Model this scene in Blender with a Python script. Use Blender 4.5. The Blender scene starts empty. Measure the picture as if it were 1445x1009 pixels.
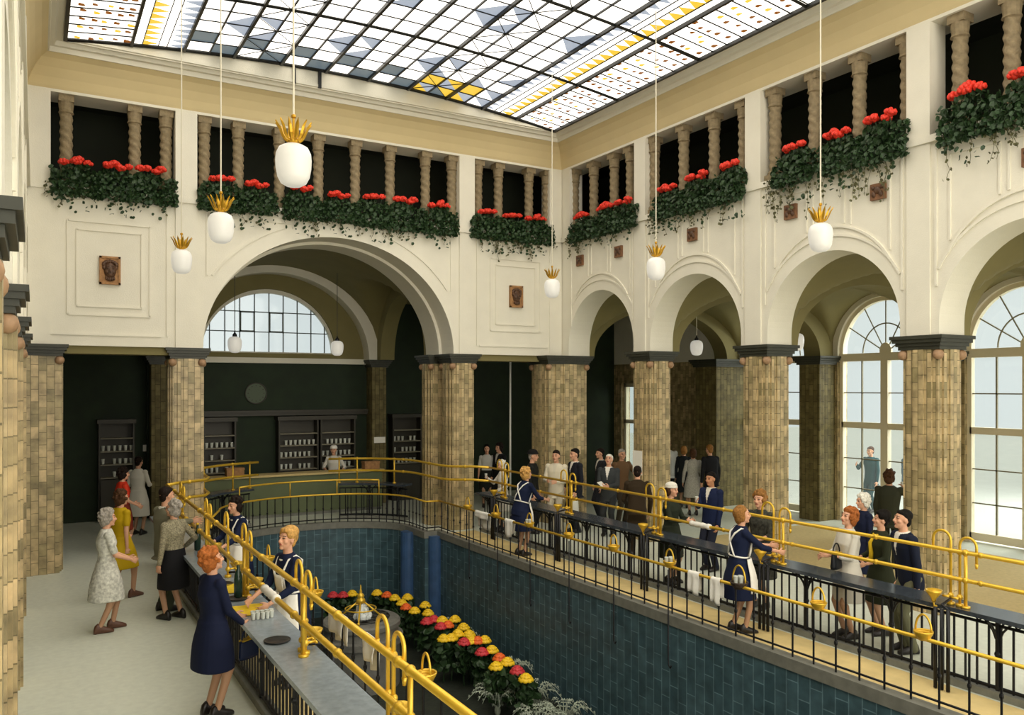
import bpy, bmesh, math, random
from mathutils import Vector, Matrix, Quaternion
R = random.Random(7)
SC = bpy.context.scene
COL = SC.collection
PI = math.pi

# ---------------------------------------------------------------- materials
def lin(h):
    h = h.lstrip('#')
    v = [int(h[i:i+2], 16)/255 for i in (0, 2, 4)]
    return tuple(c/12.92 if c <= .04045 else ((c+.055)/1.055)**2.4 for c in v) + (1,)

def new_mat(name):
    m = bpy.data.materials.new(name); m.use_nodes = True
    nt = m.node_tree
    return m, nt, nt.nodes['Principled BSDF']

def mat(name, hexc, rough=.6, metal=0, noise=0, nscale=6, bump=0, bscale=40, spec=.5):
    m, nt, b = new_mat(name)
    b.inputs['Roughness'].default_value = rough
    b.inputs['Metallic'].default_value = metal
    b.inputs['Specular IOR Level'].default_value = spec
    c = lin(hexc)
    b.inputs['Base Color'].default_value = c
    if noise or bump:
        tc = nt.nodes.new('ShaderNodeTexCoord')
    if noise:
        n = nt.nodes.new('ShaderNodeTexNoise'); n.inputs['Scale'].default_value = nscale
        n.inputs['Detail'].default_value = 5
        r = nt.nodes.new('ShaderNodeValToRGB')
        r.color_ramp.elements[0].position = .3; r.color_ramp.elements[1].position = .7
        r.color_ramp.elements[0].color = tuple(x*(1-noise) for x in c[:3]) + (1,)
        r.color_ramp.elements[1].color = tuple(min(1, x*(1+noise)) for x in c[:3]) + (1,)
        nt.links.new(tc.outputs['Object'], n.inputs['Vector'])
        nt.links.new(n.outputs['Fac'], r.inputs['Fac'])
        nt.links.new(r.outputs['Color'], b.inputs['Base Color'])
    if bump:
        n2 = nt.nodes.new('ShaderNodeTexNoise'); n2.inputs['Scale'].default_value = bscale
        bp = nt.nodes.new('ShaderNodeBump'); bp.inputs['Strength'].default_value = bump
        bp.inputs['Distance'].default_value = .02
        nt.links.new(tc.outputs['Object'], n2.inputs['Vector'])
        nt.links.new(n2.outputs['Fac'], bp.inputs['Height'])
        nt.links.new(bp.outputs['Normal'], b.inputs['Normal'])
    return m

def tile_mat(name, c1, c2, cm, w, h, mortar=.006, vertical=False, rough=.4, mottled=.5, offset=.5, spec=.5):
    m, nt, b = new_mat(name)
    N, L = nt.nodes, nt.links
    uv = N.new('ShaderNodeUVMap')
    vec = uv.outputs['UV']
    if vertical:
        s = N.new('ShaderNodeSeparateXYZ'); cb = N.new('ShaderNodeCombineXYZ')
        L.new(vec, s.inputs[0]); L.new(s.outputs[1], cb.inputs[0]); L.new(s.outputs[0], cb.inputs[1])
        vec = cb.outputs[0]
    br = N.new('ShaderNodeTexBrick')
    br.offset = offset
    br.inputs['Scale'].default_value = 1
    br.inputs['Brick Width'].default_value = w
    br.inputs['Row Height'].default_value = h
    br.inputs['Mortar Size'].default_value = mortar
    br.inputs['Mortar Smooth'].default_value = .2
    br.inputs['Color1'].default_value = lin(c1); br.inputs['Color2'].default_value = lin(c2)
    br.inputs['Mortar'].default_value = lin(cm)
    L.new(vec, br.inputs['Vector'])
    n = N.new('ShaderNodeTexNoise'); n.inputs['Scale'].default_value = 5; n.inputs['Detail'].default_value = 6
    L.new(vec, n.inputs['Vector'])
    mr = N.new('ShaderNodeMapRange'); mr.inputs[1].default_value = .3; mr.inputs[2].default_value = .7
    mr.inputs[3].default_value = 1-mottled*.5; mr.inputs[4].default_value = 1+mottled*.5
    L.new(n.outputs['Fac'], mr.inputs[0])
    mx = N.new('ShaderNodeMix'); mx.data_type = 'RGBA'; mx.blend_type = 'MULTIPLY'
    mx.inputs[0].default_value = 1
    L.new(br.outputs['Color'], mx.inputs[6]); L.new(mr.outputs[0], mx.inputs[7])
    L.new(mx.outputs[2], b.inputs['Base Color'])
    b.inputs['Roughness'].default_value = rough
    b.inputs['Specular IOR Level'].default_value = spec
    bp = N.new('ShaderNodeBump'); bp.inputs['Strength'].default_value = .5; bp.inputs['Distance'].default_value = .01
    bp.invert = True
    L.new(br.outputs['Fac'], bp.inputs['Height']); L.new(bp.outputs['Normal'], b.inputs['Normal'])
    return m

def glow_mat(name, hexc, strength):
    """backlit stained glass: daylight shining through a coloured pane"""
    m, nt, b = new_mat(name)
    c = lin(hexc)
    b.inputs['Base Color'].default_value = tuple(x*.6 for x in c[:3]) + (1,)
    b.inputs['Roughness'].default_value = .3
    b.inputs['Emission Color'].default_value = c
    b.inputs['Emission Strength'].default_value = strength
    return m

def pane_mat(name, tint, frost=.25):
    m, nt, b = new_mat(name)
    N, L = nt.nodes, nt.links
    out = N['Material Output']
    tr = N.new('ShaderNodeBsdfTransparent'); tr.inputs[0].default_value = lin(tint)
    tl = N.new('ShaderNodeBsdfTranslucent'); tl.inputs[0].default_value = lin('#f2f6f8')
    gl = N.new('ShaderNodeBsdfGlossy'); gl.inputs['Roughness'].default_value = .05
    m1 = N.new('ShaderNodeMixShader'); m1.inputs[0].default_value = frost
    m2 = N.new('ShaderNodeMixShader'); m2.inputs[0].default_value = .05
    L.new(tr.outputs[0], m1.inputs[1]); L.new(tl.outputs[0], m1.inputs[2])
    L.new(m1.outputs[0], m2.inputs[1]); L.new(gl.outputs[0], m2.inputs[2])
    L.new(m2.outputs[0], out.inputs[0])
    return m

M = dict(
    plaster=mat('cream_plaster', '#e6e1d0', .75, noise=.03, nscale=2.5, bump=.12, bscale=60),
    plaster_cove=mat('cream_cove_plaster', '#d8c596', .8, noise=.03, nscale=2),
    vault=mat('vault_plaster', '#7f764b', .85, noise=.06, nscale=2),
    groove=mat('ochre_moulding_line', '#cbbf95', .7),
    tile=tile_mat('glazed_tan_tiles', '#c4ad82', '#8e815b', '#766a49', .21, .118, .006, vertical=True, rough=.4, mottled=.8),
    tile_dark=tile_mat('dark_glazed_tiles', '#776c45', '#5e5534', '#4a4329', .27, .118, .007, vertical=True, rough=.6, mottled=.7, spec=.25),
    cap=mat('dark_capital_stone', '#34352a', .5, noise=.2, nscale=8),
    knob=mat('terracotta_knob', '#a58362', .6, noise=.15, nscale=20),
    green_wall=mat('dark_green_wall', '#15260d', .75, noise=.25, nscale=3),
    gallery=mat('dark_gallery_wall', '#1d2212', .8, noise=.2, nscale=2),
    colonnette=mat('carved_grey_brown_stone', '#8c7c5e', .75, noise=.2, nscale=14, bump=.5, bscale=30),
    floor=mat('grey_stone_floor', '#d2d6c6', .45, noise=.06, nscale=12, bump=.05, bscale=80),
    sand=mat('sand_coloured_floor_strip', '#d9c184', .7, noise=.14, nscale=3),
    mat_tan=mat('tan_floor_carpet', '#cdb67e', .9, noise=.08, nscale=16),
    pool=tile_mat('teal_pool_tiles', '#466068', '#385159', '#66828a', .36, .17, .007, vertical=True, rough=.45, mottled=.6),
    pool_blue=mat('blue_pool_tiles', '#3a567c', .3, noise=.15, nscale=6),
    curb=mat('grey_stone_curb', '#77776d', .6, noise=.15, nscale=9),
    soil=mat('dark_wet_planting_bed', '#20261c', .7, noise=.4, nscale=5, bump=.5, bscale=12),
    iron=mat('black_iron', '#15161a', .4, metal=.3),
    brass=mat('polished_brass', '#e3b93c', .3, metal=.45, noise=.08, nscale=9),
    granite=mat('dark_granite_top', '#3b424a', .22, noise=.3, nscale=18),
    granite_light=mat('grey_granite_top', '#8c969c', .22, noise=.12, nscale=18),
    globe=None,
    gold=mat('gilded_metal', '#c99a2c', .32, metal=.7),
    cord=mat('pale_lamp_cord', '#d9d2bd', .6),
    cord_dark=mat('dark_lamp_cord', '#4d4a3a', .6),
    leaf=mat('dark_green_leaves', '#27401f', .55, noise=.45, nscale=20),
    leaf_dry=mat('olive_trailing_leaves', '#5b5a36', .6, noise=.4, nscale=20),
    red=mat('geranium_red_petals', '#e2341f', .55, noise=.25, nscale=40),
    yellow=mat('yellow_petals', '#f2c51a', .55, noise=.15, nscale=40),
    orange=mat('orange_petals', '#e8641f', .55, noise=.2, nscale=40),
    crimson=mat('crimson_petals', '#c8323a', .55, noise=.2, nscale=40),
    terracotta=mat('terracotta_relief', '#a5794c', .7, noise=.2, nscale=14, bump=.4, bscale=30),
    bronze=mat('dark_bronze_relief', '#563a26', .5, noise=.3, nscale=14),
    frame=mat('cream_window_frame', '#ece2c6', .55),
    frame_thin=mat('grey_glazing_bar', '#8d8873', .5),
    frame_iron=mat('dark_glazing_bar', '#4f564f', .5),
    pane=pane_mat('clear_window_glass', '#e9efee', .04),
    pane_blue=pane_mat('bluish_window_glass', '#eef4f6', .15),
    white=mat('white_cloth', '#efece2', .8, noise=.03, nscale=20),
    paper=mat('white_paper', '#f1eee4', .7),
    darkglass=mat('bar_black_steel', '#111311', .45),
    ground=mat('pale_pavement', '#b2b5ad', .8, noise=.05, nscale=2),
)
M['globe'] = glow_mat('opal_lamp_glass', '#f4f0e4', .25)
SKY = 1.6
M['g_white'] = glow_mat('skylight_glass_white', '#fbf5ea', SKY)
M['g_slate'] = glow_mat('skylight_glass_slate', '#5d6a72', .6)
M['g_grey'] = glow_mat('skylight_glass_grey_blue', '#aab4c4', .55)
M['g_yellow'] = glow_mat('skylight_glass_yellow', '#ecc241', .62)
M['g_amber'] = glow_mat('skylight_glass_amber', '#9a5716', .4)

# ---------------------------------------------------------------- mesh builder
class MB:
    def __init__(s): s.v = []; s.f = []; s.m = []
    def add(s, vs, fs, mi=0):
        o = len(s.v); s.v += [tuple(p) for p in vs]
        s.f += [tuple(i+o for i in f) for f in fs]; s.m += [mi]*len(fs)
        return s
    def box(s, x0, y0, z0, x1, y1, z1, mi=0):
        vs = [(x, y, z) for z in (z0, z1) for y in (y0, y1) for x in (x0, x1)]
        return s.add(vs, [(0, 2, 3, 1), (4, 5, 7, 6), (0, 1, 5, 4), (2, 6, 7, 3), (0, 4, 6, 2), (1, 3, 7, 5)], mi)
    def cbox(s, c, size, mi=0, rz=0):
        hx, hy, hz = (t/2 for t in size); ca, sa = math.cos(rz), math.sin(rz)
        vs = []
        for z in (-hz, hz):
            for y in (-hy, hy):
                for x in (-hx, hx):
                    vs.append((c[0]+x*ca-y*sa, c[1]+x*sa+y*ca, c[2]+z))
        return s.add(vs, [(0, 2, 3, 1), (4, 5, 7, 6), (0, 1, 5, 4), (2, 6, 7, 3), (0, 4, 6, 2), (1, 3, 7, 5)], mi)
    def quad(s, a, b, c, d, mi=0): return s.add([a, b, c, d], [(0, 1, 2, 3)], mi)
    def prism(s, poly, z0, z1, mi=0):
        n = len(poly)
        vs = [(x, y, z0) for x, y in poly] + [(x, y, z1) for x, y in poly]
        fs = [tuple(range(n-1, -1, -1)), tuple(range(n, 2*n))] + [(i, (i+1) % n, n+(i+1) % n, n+i) for i in range(n)]
        return s.add(vs, fs, mi)
    def tube(s, pts, r, n=8, mi=0, closed=False, caps=True):
        pts = [Vector(p) for p in pts]; k = len(pts)
        rs = r if isinstance(r, (list, tuple)) else [r]*k
        up = Vector((0, 0, 1)); vs = []; prev = None
        for i, p in enumerate(pts):
            a = pts[(i-1) % k] if (closed or i > 0) else p
            b = pts[(i+1) % k] if (closed or i < k-1) else p
            t = (b-a)
            t = t.normalized() if t.length > 1e-9 else Vector((0, 0, 1))
            if prev is None:
                ref = Vector((1, 0, 0)) if abs(t.z) > .9 else up
                x = (ref - t*ref.dot(t)).normalized()
            else:
                x = prev - t*prev.dot(t)
                x = x.normalized() if x.length > 1e-6 else prev
            prev = x; y = t.cross(x)
            for j in range(n):
                an = 2*PI*j/n
                vs.append(p + (x*math.cos(an)+y*math.sin(an))*rs[i])
        fs = []
        for i in range(k if closed else k-1):
            for j in range(n):
                a, b = i*n+j, i*n+(j+1) % n; i2 = (i+1) % k
                fs.append((a, b, i2*n+(j+1) % n, i2*n+j))
        if caps and not closed:
            fs.append(tuple(range(n-1, -1, -1))); fs.append(tuple((k-1)*n+j for j in range(n)))
        return s.add(vs, fs, mi)
    def cyl(s, p0, p1, r0, r1=None, n=12, mi=0): return s.tube([p0, p1], [r0, r0 if r1 is None else r1], n, mi)
    def lathe(s, prof, c=(0, 0, 0), n=20, mi=0):
        vs = []; k = len(prof)
        for r, z in prof:
            for j in range(n):
                a = 2*PI*j/n; vs.append((c[0]+r*math.cos(a), c[1]+r*math.sin(a), c[2]+z))
        fs = [(i*n+j, i*n+(j+1) % n, (i+1)*n+(j+1) % n, (i+1)*n+j) for i in range(k-1) for j in range(n)]
        fs += [tuple(range(n-1, -1, -1)), tuple((k-1)*n+j for j in range(n))]
        return s.add(vs, fs, mi)
    def ball(s, c, rad, n=12, m=8, mi=0, rot=None):
        rx, ry, rz = rad if isinstance(rad, (list, tuple)) else (rad,)*3
        vs = []; c = Vector(c)
        def P(x, y, z):
            p = Vector((x*rx, y*ry, z*rz))
            return c + (rot @ p if rot else p)
        vs.append(P(0, 0, -1))
        for i in range(1, m):
            t = -PI/2+PI*i/m
            for j in range(n): vs.append(P(math.cos(t)*math.cos(2*PI*j/n), math.cos(t)*math.sin(2*PI*j/n), math.sin(t)))
        vs.append(P(0, 0, 1)); e = len(vs)-1
        fs = [(0, 1+(j+1) % n, 1+j) for j in range(n)]
        for i in range(m-2):
            for j in range(n):
                a = 1+i*n+j; b = 1+i*n+(j+1) % n; fs.append((a, b, b+n, a+n))
        o = 1+(m-2)*n
        fs += [(o+j, o+(j+1) % n, e) for j in range(n)]
        return s.add(vs, fs, mi)

def build(name, mb, mats, parent=None, smooth=False, loc=None, uv=False, fix=True):
    me = bpy.data.meshes.new(name)
    me.from_pydata(mb.v, [], mb.f)
    if not isinstance(mats, (list, tuple)): mats = [mats]
    for m_ in mats: me.materials.append(m_)
    if len(mats) > 1: me.polygons.foreach_set('material_index', mb.m)
    if fix:
        b = bmesh.new(); b.from_mesh(me); bmesh.ops.recalc_face_normals(b, faces=b.faces); b.to_mesh(me); b.free()
    if uv:
        l = me.uv_layers.new(name='UVMap')
        for p in me.polygons:
            n = p.normal; ax = max(range(3), key=lambda i: abs(n[i]))
            for li in p.loop_indices:
                q = me.vertices[me.loops[li].vertex_index].co
                l.data[li].uv = (q.y, q.z) if ax == 0 else ((q.x, q.z) if ax == 1 else (q.x, q.y))
    if smooth: me.polygons.foreach_set('use_smooth', [True]*len(me.polygons))
    o = bpy.data.objects.new(name, me); COL.objects.link(o)
    if loc is not None: o.location = loc
    if parent is not None: o.parent = parent
    return o

def struct(name, mb, mats, **k):
    o = build(name, mb, mats, **k)
    if o.parent is None: o['kind'] = 'structure'
    return o

def tag(o, label, cat, group=None, kind=None):
    o['label'] = label; o['category'] = cat
    if group: o['group'] = group
    o['kind'] = kind or 'thing'
    return o

def empty(name, loc=(0, 0, 0), rz=0):
    o = bpy.data.objects.new(name, None); COL.objects.link(o)
    o.location = loc; o.rotation_euler = (0, 0, rz); o.empty_display_size = .1
    return o

def kids(o): return [c for c in KIDS.get(o.name, [])]
def copy_tree(o, parent=None):
    c = o.copy(); COL.objects.link(c)
    if parent is not None: c.parent = parent
    for ch in list(o.children): copy_tree(ch, c)
    return c

ORD = ['first', 'second', 'third', 'fourth', 'fifth', 'sixth', 'seventh', 'eighth', 'ninth', 'tenth', 'eleventh', 'twelfth',
       'thirteenth', 'fourteenth', 'fifteenth', 'sixteenth', 'seventeenth', 'eighteenth', 'nineteenth', 'twentieth',
       'twenty-first', 'twenty-second', 'twenty-third', 'twenty-fourth', 'twenty-fifth', 'twenty-sixth', 'twenty-seventh', 'twenty-eighth', 'twenty-ninth', 'thirtieth']

# ---------------------------------------------------------------- camera
CW, CH = 1445, 1009
F_PX, CXP, HYP, CAM_H, YAW = 1158.5, 737.0, 545.2, 3.2, math.radians(30.61)
SY, CY = math.sin(YAW), math.cos(YAW)
cam = bpy.data.cameras.new('camera'); camo = bpy.data.objects.new('camera', cam); COL.objects.link(camo)
cam.sensor_fit = 'HORIZONTAL'; cam.sensor_width = 36; cam.lens = F_PX/CW*36
cam.shift_x = (CW/2-CXP)/CW; cam.shift_y = (HYP-CH/2)/CW
camo.location = (0, 0, CAM_H); camo.rotation_euler = (PI/2, 0, -YAW)
cam.clip_start = .05; cam.clip_end = 500
SC.camera = camo

def at_d(x, y, d):
    t = (x-CXP)/F_PX
    return Vector((d*(SY+t*CY), d*(CY-t*SY), CAM_H-(y-HYP)/F_PX*d))
def at_z(x, y, z=0.): return at_d(x, y, (CAM_H-z)*F_PX/(y-HYP))

# ---------------------------------------------------------------- people
def remesh(mb, voxel, name, smooth=3, factor=.5):
    me = bpy.data.meshes.new('tmp'); me.from_pydata(mb.v, [], mb.f)
    b = bmesh.new(); b.from_mesh(me); bmesh.ops.recalc_face_normals(b, faces=b.faces); b.to_mesh(me); b.free()
    ob = bpy.data.objects.new('tmp', me); COL.objects.link(ob)
    m_ = ob.modifiers.new('r', 'REMESH'); m_.mode = 'VOXEL'; m_.voxel_size = voxel
    if smooth:
        s_ = ob.modifiers.new('s', 'SMOOTH'); s_.factor = factor; s_.iterations = smooth
    dg = bpy.context.evaluated_depsgraph_get(); ev = ob.evaluated_get(dg)
    out = bpy.data.meshes.new_from_object(ev); out.name = name
    bpy.data.objects.remove(ob); bpy.data.meshes.remove(me)
    out.polygons.foreach_set('use_smooth', [True]*len(out.polygons))
    return out
def link(name, me, mats, parent=None):
    me.materials.clear()
    for m_ in mats: me.materials.append(m_)
    o = bpy.data.objects.new(name, me); COL.objects.link(o)
    if parent is not None: o.parent = parent
    return o
def capsule(mb, a, b, ra, rb, n=12):
    a, b = Vector(a), Vector(b); d = b-a
    if d.length < 1e-5: mb.ball(a, ra, n, 8); return
    u = d.normalized(); pts, rs = [], []
    for k in range(4): t = PI/2*(k/4); pts.append(a-u*ra*math.cos(t)); rs.append(max(.0008, ra*math.sin(t)))
    pts.append(a); rs.append(ra); pts.append(b); rs.append(rb)
    for k in range(1, 5): t = PI/2*k/4; pts.append(b+u*rb*math.sin(t)); rs.append(max(.0008, rb*math.cos(t)))
    mb.tube(pts, rs, n)
def loft(mb, rings, n=24):
    """rings: (centre, rx, ry, right vector, forward vector)"""
    vs = []
    for c, rx, ry, X_, Y_ in rings:
        for j in range(n):
            a = 2*PI*j/n; ca, sa = math.cos(a), math.sin(a)
            p = 2.4; q = (abs(ca)**p+abs(sa)**p)**(-1/p)
            vs.append(c+X_*(rx*ca*q)+Y_*(ry*sa*q))
    k = len(rings)
    fs = [(i*n+j, i*n+(j+1) % n, (i+1)*n+(j+1) % n, (i+1)*n+j) for i in range(k-1) for j in range(n)]
    fs += [tuple(range(n-1, -1, -1)), tuple((k-1)*n+j for j in range(n))]
    mb.add(vs, fs)
def ik(a, target, l1, l2, pole):
    a, t = Vector(a), Vector(target); d = t-a; L_ = min(d.length, (l1+l2)*.995); u = d.normalized(); t = a+u*L_
    x = (l1*l1-l2*l2+L_*L_)/(2*L_); h_ = math.sqrt(max(0, l1*l1-x*x))
    p = Vector(pole); p = p-u*p.dot(u); p = p.normalized() if p.length > 1e-5 else Vector((0, 0, -1))
    return a+u*x+p*h_, t
PM = {}
def cm(hexc, rough=.8, noise=0., ns=30):
    k = (hexc, rough, noise, ns)
    if k not in PM: PM[k] = mat('cloth_'+hexc[1:]+('_speckled' if noise > .3 else ''), hexc, rough, noise=noise, nscale=ns, spec=.2)
    return PM[k]
SKIN = mat('skin', '#d6a283', .55, noise=.05, nscale=10, spec=.3); SKIN2 = mat('skin_tanned', '#bd8763', .55, noise=.05, nscale=10, spec=.3)
EYE = mat('eye_dark', '#3a2a22', .3); LIP = mat('lips', '#b0574c', .5); STOCK = mat('nylon_stocking', '#b58b6c', .5)
SHOE = mat('black_shoe_leather', '#1b1614', .35); SHOEB = mat('brown_shoe_leather', '#5c3a28', .4)
HAIRC = dict(brown='#4a3220', dark='#1f1611', black='#14100d', auburn='#9a5a2c', blonde='#c39655', white='#e3ddd0', grey='#9b948a', lightbrown='#8f6434', red='#a8622f')

def person(label, px, py, H, face, d=None, female=True, hair=('short', 'brown'), skin=None, lean=0, head=(0, 0), L=None, Rr=None, feet=(0, 0), top=None, bottom=None, coat_hem=None,
           sleeve=1., shirt=None, tie=None, apron=None, shoes=None, legs=None, hat=None, specs=False, heading=None, pos=None, near=False, curl=.5, tuck=0, scarf=None, collar=None, group=None):
    """px, py = top of the head in the photograph's frame; face: 0 to the camera, 90 to its right, 180 away"""
    if d is None: d = (CAM_H-H)*F_PX/(py-HYP)
    P0 = at_d(px, HYP, d) if pos is None else Vector((pos[0], pos[1], 0)); P0.z = 0
    hd = heading if heading is not None else math.degrees(math.atan2(-P0.y, -P0.x))+face
    rz = math.radians(hd-90); s = H/1.72
    vox = .0075 if near else .0095
    V = lambda x, y, z: Vector((x*s, y*s, z*s))
    ln = math.radians(lean); RL = Matrix.Rotation(-ln, 3, 'X'); pel = V(0, -.04*math.sin(ln)*3, .93)
    T = lambda x, y, z: pel+RL @ (Vector((x, y, z))*s)          # torso frame measured from the pelvis
    TX, TY = Vector((1, 0, 0)), RL @ Vector((0, 1, 0))
    sh = .158 if female else .182
    ser = ([(-.16, .15, .105), (-.06, .172, .115), (.05, .148, .1), (.14, .126, .09), (.24, .138, .1), (.33, .15, .122), (.42, .158, .095), (.475, .12, .075), (.53, .055, .055)] if female else
           [(-.16, .145, .105), (-.06, .16, .115), (.05, .152, .108), (.15, .148, .105), (.27, .165, .115), (.36, .178, .118), (.44, .178, .095), (.49, .125, .078), (.53, .06, .06)])
    def torso(mb, inf, z0=-.16, flare=0.):
        rings = []
        if z0 < -.16:
            for k in range(4):
                t = k/4; z = z0+( -.16-z0)*t; f_ = flare*(1-t)
                rings.append((V(0, 0, .93+z)+Vector((0, -.02*(1-t), 0)), (.16+inf/s+f_)*s, (.115+inf/s+f_*.8)*s, TX, Vector((0, 1, 0))))
        for z, rx, ry in ser:
            if z >= z0-1e-6: rings.append((T(0, -.0, z), rx*s+inf, ry*s+inf, TX, TY))
        loft(mb, rings)
    shL, shR = T(-sh, 0, .45), T(sh, 0, .45)
    tl = V(*(L or (-.24, .06, .80))); tr = V(*(Rr or (.24, .06, .80)))
    if L is None and lean > 8: tl = T(-.2, .05, -.1)
    if Rr is None and lean > 8: tr = T(.2, .05, -.1)
    eL, wL = ik(shL, tl, .295*s, .255*s, (-.45, -.6, -.5)); eR, wR = ik(shR, tr, .295*s, .255*s, (.45, -.6, -.5))
    hips = [T(-.088, 0, -.03), T(.088, 0, -.03)]; ank = [V(-.09, feet[0], .085), V(.09, feet[1], .085)]
    kn = []
    for h_, a in zip(hips, ank):
        k, t = ik(h_, a, .43*s, .43*s, (0, 1, 0)); kn.append(k)
    # head frame
    yaw, pit = math.radians(head[0]), math.radians(head[1])
    RH = (Matrix.Rotation(yaw, 3, 'Z') @ Matrix.Rotation(-pit-ln*.35, 3, 'X'))
    nb = T(0, -.005, .5); hc = T(0, .012, .535)+RH @ (Vector((0, .01, .145))*s)
    Hd = lambda x, y, z: hc+RH @ (Vector((x, y, z))*s)
    RHm = RH
    mb = MB()
    torso(mb, -.012)
    capsule(mb, nb, Hd(0, -.012, -.07), .053*s, .05*s)
    mb.ball(Hd(0, -.008, .018), (.074*s, .094*s, .098*s), 18, 12, rot=RHm)
    mb.ball(Hd(0, .022, -.045), (.058*s, .066*s, .076*s), 16, 10, rot=RHm)
    mb.ball(Hd(0, .066, -.098), (.026*s, .02*s, .02*s), 10, 8, rot=RHm)
    capsule(mb, Hd(0, .084, .012), Hd(0, .104, -.03), .0095*s, .015*s, 8)
    mb.ball(Hd(0, .094, -.036), (.02*s, .012*s, .01*s), 8, 6, rot=RHm)
    for sg in (-1, 1):
        mb.ball(Hd(sg*.075, -.006, -.008), (.011*s, .022*s, .033*s), 8, 8, rot=RHm)
        mb.ball(Hd(sg*.031, .076, .008), (.016*s, .016*s, .0115*s), 8, 6, rot=RHm)
        mb.ball(Hd(sg*.031, .079, .03), (.024*s, .012*s, .008*s), 8, 6, rot=RHm)
        mb.ball(Hd(sg*.042, .055, -.03), (.024*s, .026*s, .024*s), 8, 6, rot=RHm)
    mb.ball(Hd(0, .083, -.062), (.024*s, .012*s, .0105*s), 8, 6, rot=RHm)
    fa = .9 if female else 1.
    for S, E, W, sg in ((shL, eL, wL, -1), (shR, eR, wR, 1)):
        mb.ball(S, .052*s*fa, 10, 8); capsule(mb, S, E, .047*s*fa, .038*s*fa); capsule(mb, E, W, .037*s*fa, .025*s*fa)
        # hand: palm, four unequal bent fingers and a thumb off the side of the palm
        f_ = (W-E).normalized(); inn = Vector((-sg, .15, 0)); inn = (inn-f_*inn.dot(f_)).normalized(); sd = f_.cross(inn)*sg
        if sd.dot(Vector((0, 1, .4))) < 0: sd = -sd
        c = W+f_*.05*s; hs = s*fa
        M3 = Matrix((sd, f_, inn)).transposed()
        mb.ball(c, (.04*hs, .055*hs, .017*hs), 12, 8, rot=M3)
        for k, ll in enumerate((.066, .076, .07, .054)):
            o_ = (1.5-k)*.021*hs; b0 = W+f_*.092*hs+sd*o_; sp = sd*(1.5-k)*.16
            d1 = (f_+sp+inn*curl*.55).normalized(); b1 = b0+d1*ll*.52*hs; d2 = (f_*(1-curl*.8)+sp+inn*curl*1.35).normalized(); b2 = b1+d2*ll*.52*hs
            capsule(mb, b0-f_*.02*hs, b1, .0095*hs, .0088*hs, 8); capsule(mb, b1, b2, .0088*hs, .0075*hs, 8)
        t0 = W+f_*.03*hs+sd*.03*hs; t1 = t0+(f_*.7+sd*.75+inn*.35).normalized()*.042*hs; t2 = t1+(f_*.95+sd*.1+inn*.5).normalized()*.032*hs
        capsule(mb, t0, t1, .0135*hs, .0115*hs, 8); capsule(mb, t1, t2, .0112*hs, .009*hs, 8)
    for h_, k, a in zip(hips, kn, ank):
        capsule(mb, h_, k, .078*s, .05*s); capsule(mb, k, a, .05*s, .034*s); capsule(mb, k+(a-k)*.12+V(0, -.018, 0), k+(a-k)*.5, .045*s, .035*s)
        capsule(mb, a+V(0, -.02, -.035), a+V(0, .13, -.05), .036*s, .028*s)
    me = remesh(mb, vox, 'person', 2, .35)
    sk = skin or SKIN; lg = legs or (STOCK if female else sk)
    body = link('person', me, [sk, EYE, LIP, lg])
    e1, e2, lp = Hd(-.031, .09, .008), Hd(.031, .09, .008), Hd(0, .094, -.062); b1_, b2_ = Hd(-.031, .09, .03), Hd(.031, .09, .03)
    RHi = RHm.inverted(); mi = []
    zl = .8*s
    handc = [wL, wR]
    for p in me.polygons:
        c = p.center
        if c.z > 1.3*s or (c-hc).length < .2:
            q = (RHi @ (c-hc))/s
            v = 0
            if q.y > .06:
                for ex in (-.031, .031):
                    if ((q.x-ex)/.014)**2+((q.z-.008)/.0075)**2 < 1: v = 1
                    if ((q.x-ex)/.022)**2+((q.z-.031)/.005)**2 < 1: v = 1
                if (q.x/.023)**2+((q.z+.062)/.0085)**2 < 1: v = 2
            mi.append(v)
        elif c.z < zl and min((c-handc[0]).length, (c-handc[1]).length) > .2*s and abs(c.x) < .21*s: mi.append(3)
        else: mi.append(0)
    me.polygons.foreach_set('material_index', mi)
    body.location = P0; body.rotation_euler = (0, 0, rz)
    tag(body, label, 'person', group)
    # hair
    st, hcname = hair; hm = mat('hair_'+hcname, HAIRC[hcname], .6, noise=.35, nscale=45, bump=.35, bscale=90, spec=.12) if ('h', hcname) not in PM else PM[('h', hcname)]
    PM[('h', hcname)] = hm
    rnd = random.Random(int(px*7)); mb = MB()
    mb.ball(Hd(0, -.022, .049), (.0795*s, .091*s, .079*s), 16, 10, rot=RHm); mb.ball(Hd(0, -.058, -.02), (.066*s, .044*s, .072*s), 14, 8, rot=RHm)
    for sg in (-1, 1): mb.ball(Hd(sg*.066, -.025, .02), (.016*s, .036*s, .036*s), 8, 6, rot=RHm)
    if st in ('short', 'part', 'wavy', 'curly'): mb.ball(Hd(0, .034, .073), (.066*s, .045*s, .033*s), 12, 8, rot=RHm)
    if st == 'bald':
        mb = MB()
        for sg in (-1, 1): mb.ball(Hd(sg*.066, -.03, .0), (.02*s, .045*s, .045*s), 8, 6, rot=RHm)
        mb.ball(Hd(0, -.06, -.01), (.07*s, .045*s, .06*s), 12, 8, rot=RHm)
    if st in ('bob', 'curly', 'wavy'):
        for sg in (-1, 1): mb.ball(Hd(sg*.068, -.026, -.022), (.026*s, .05*s, .075*s), 10, 8, rot=RHm)
        mb.ball(Hd(0, -.06, -.045), (.082*s, .055*s, .085*s), 12, 8, rot=RHm); mb.ball(Hd(0, -.022, .06), (.084*s, .09*s, .076*s), 14, 8, rot=RHm)
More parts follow.
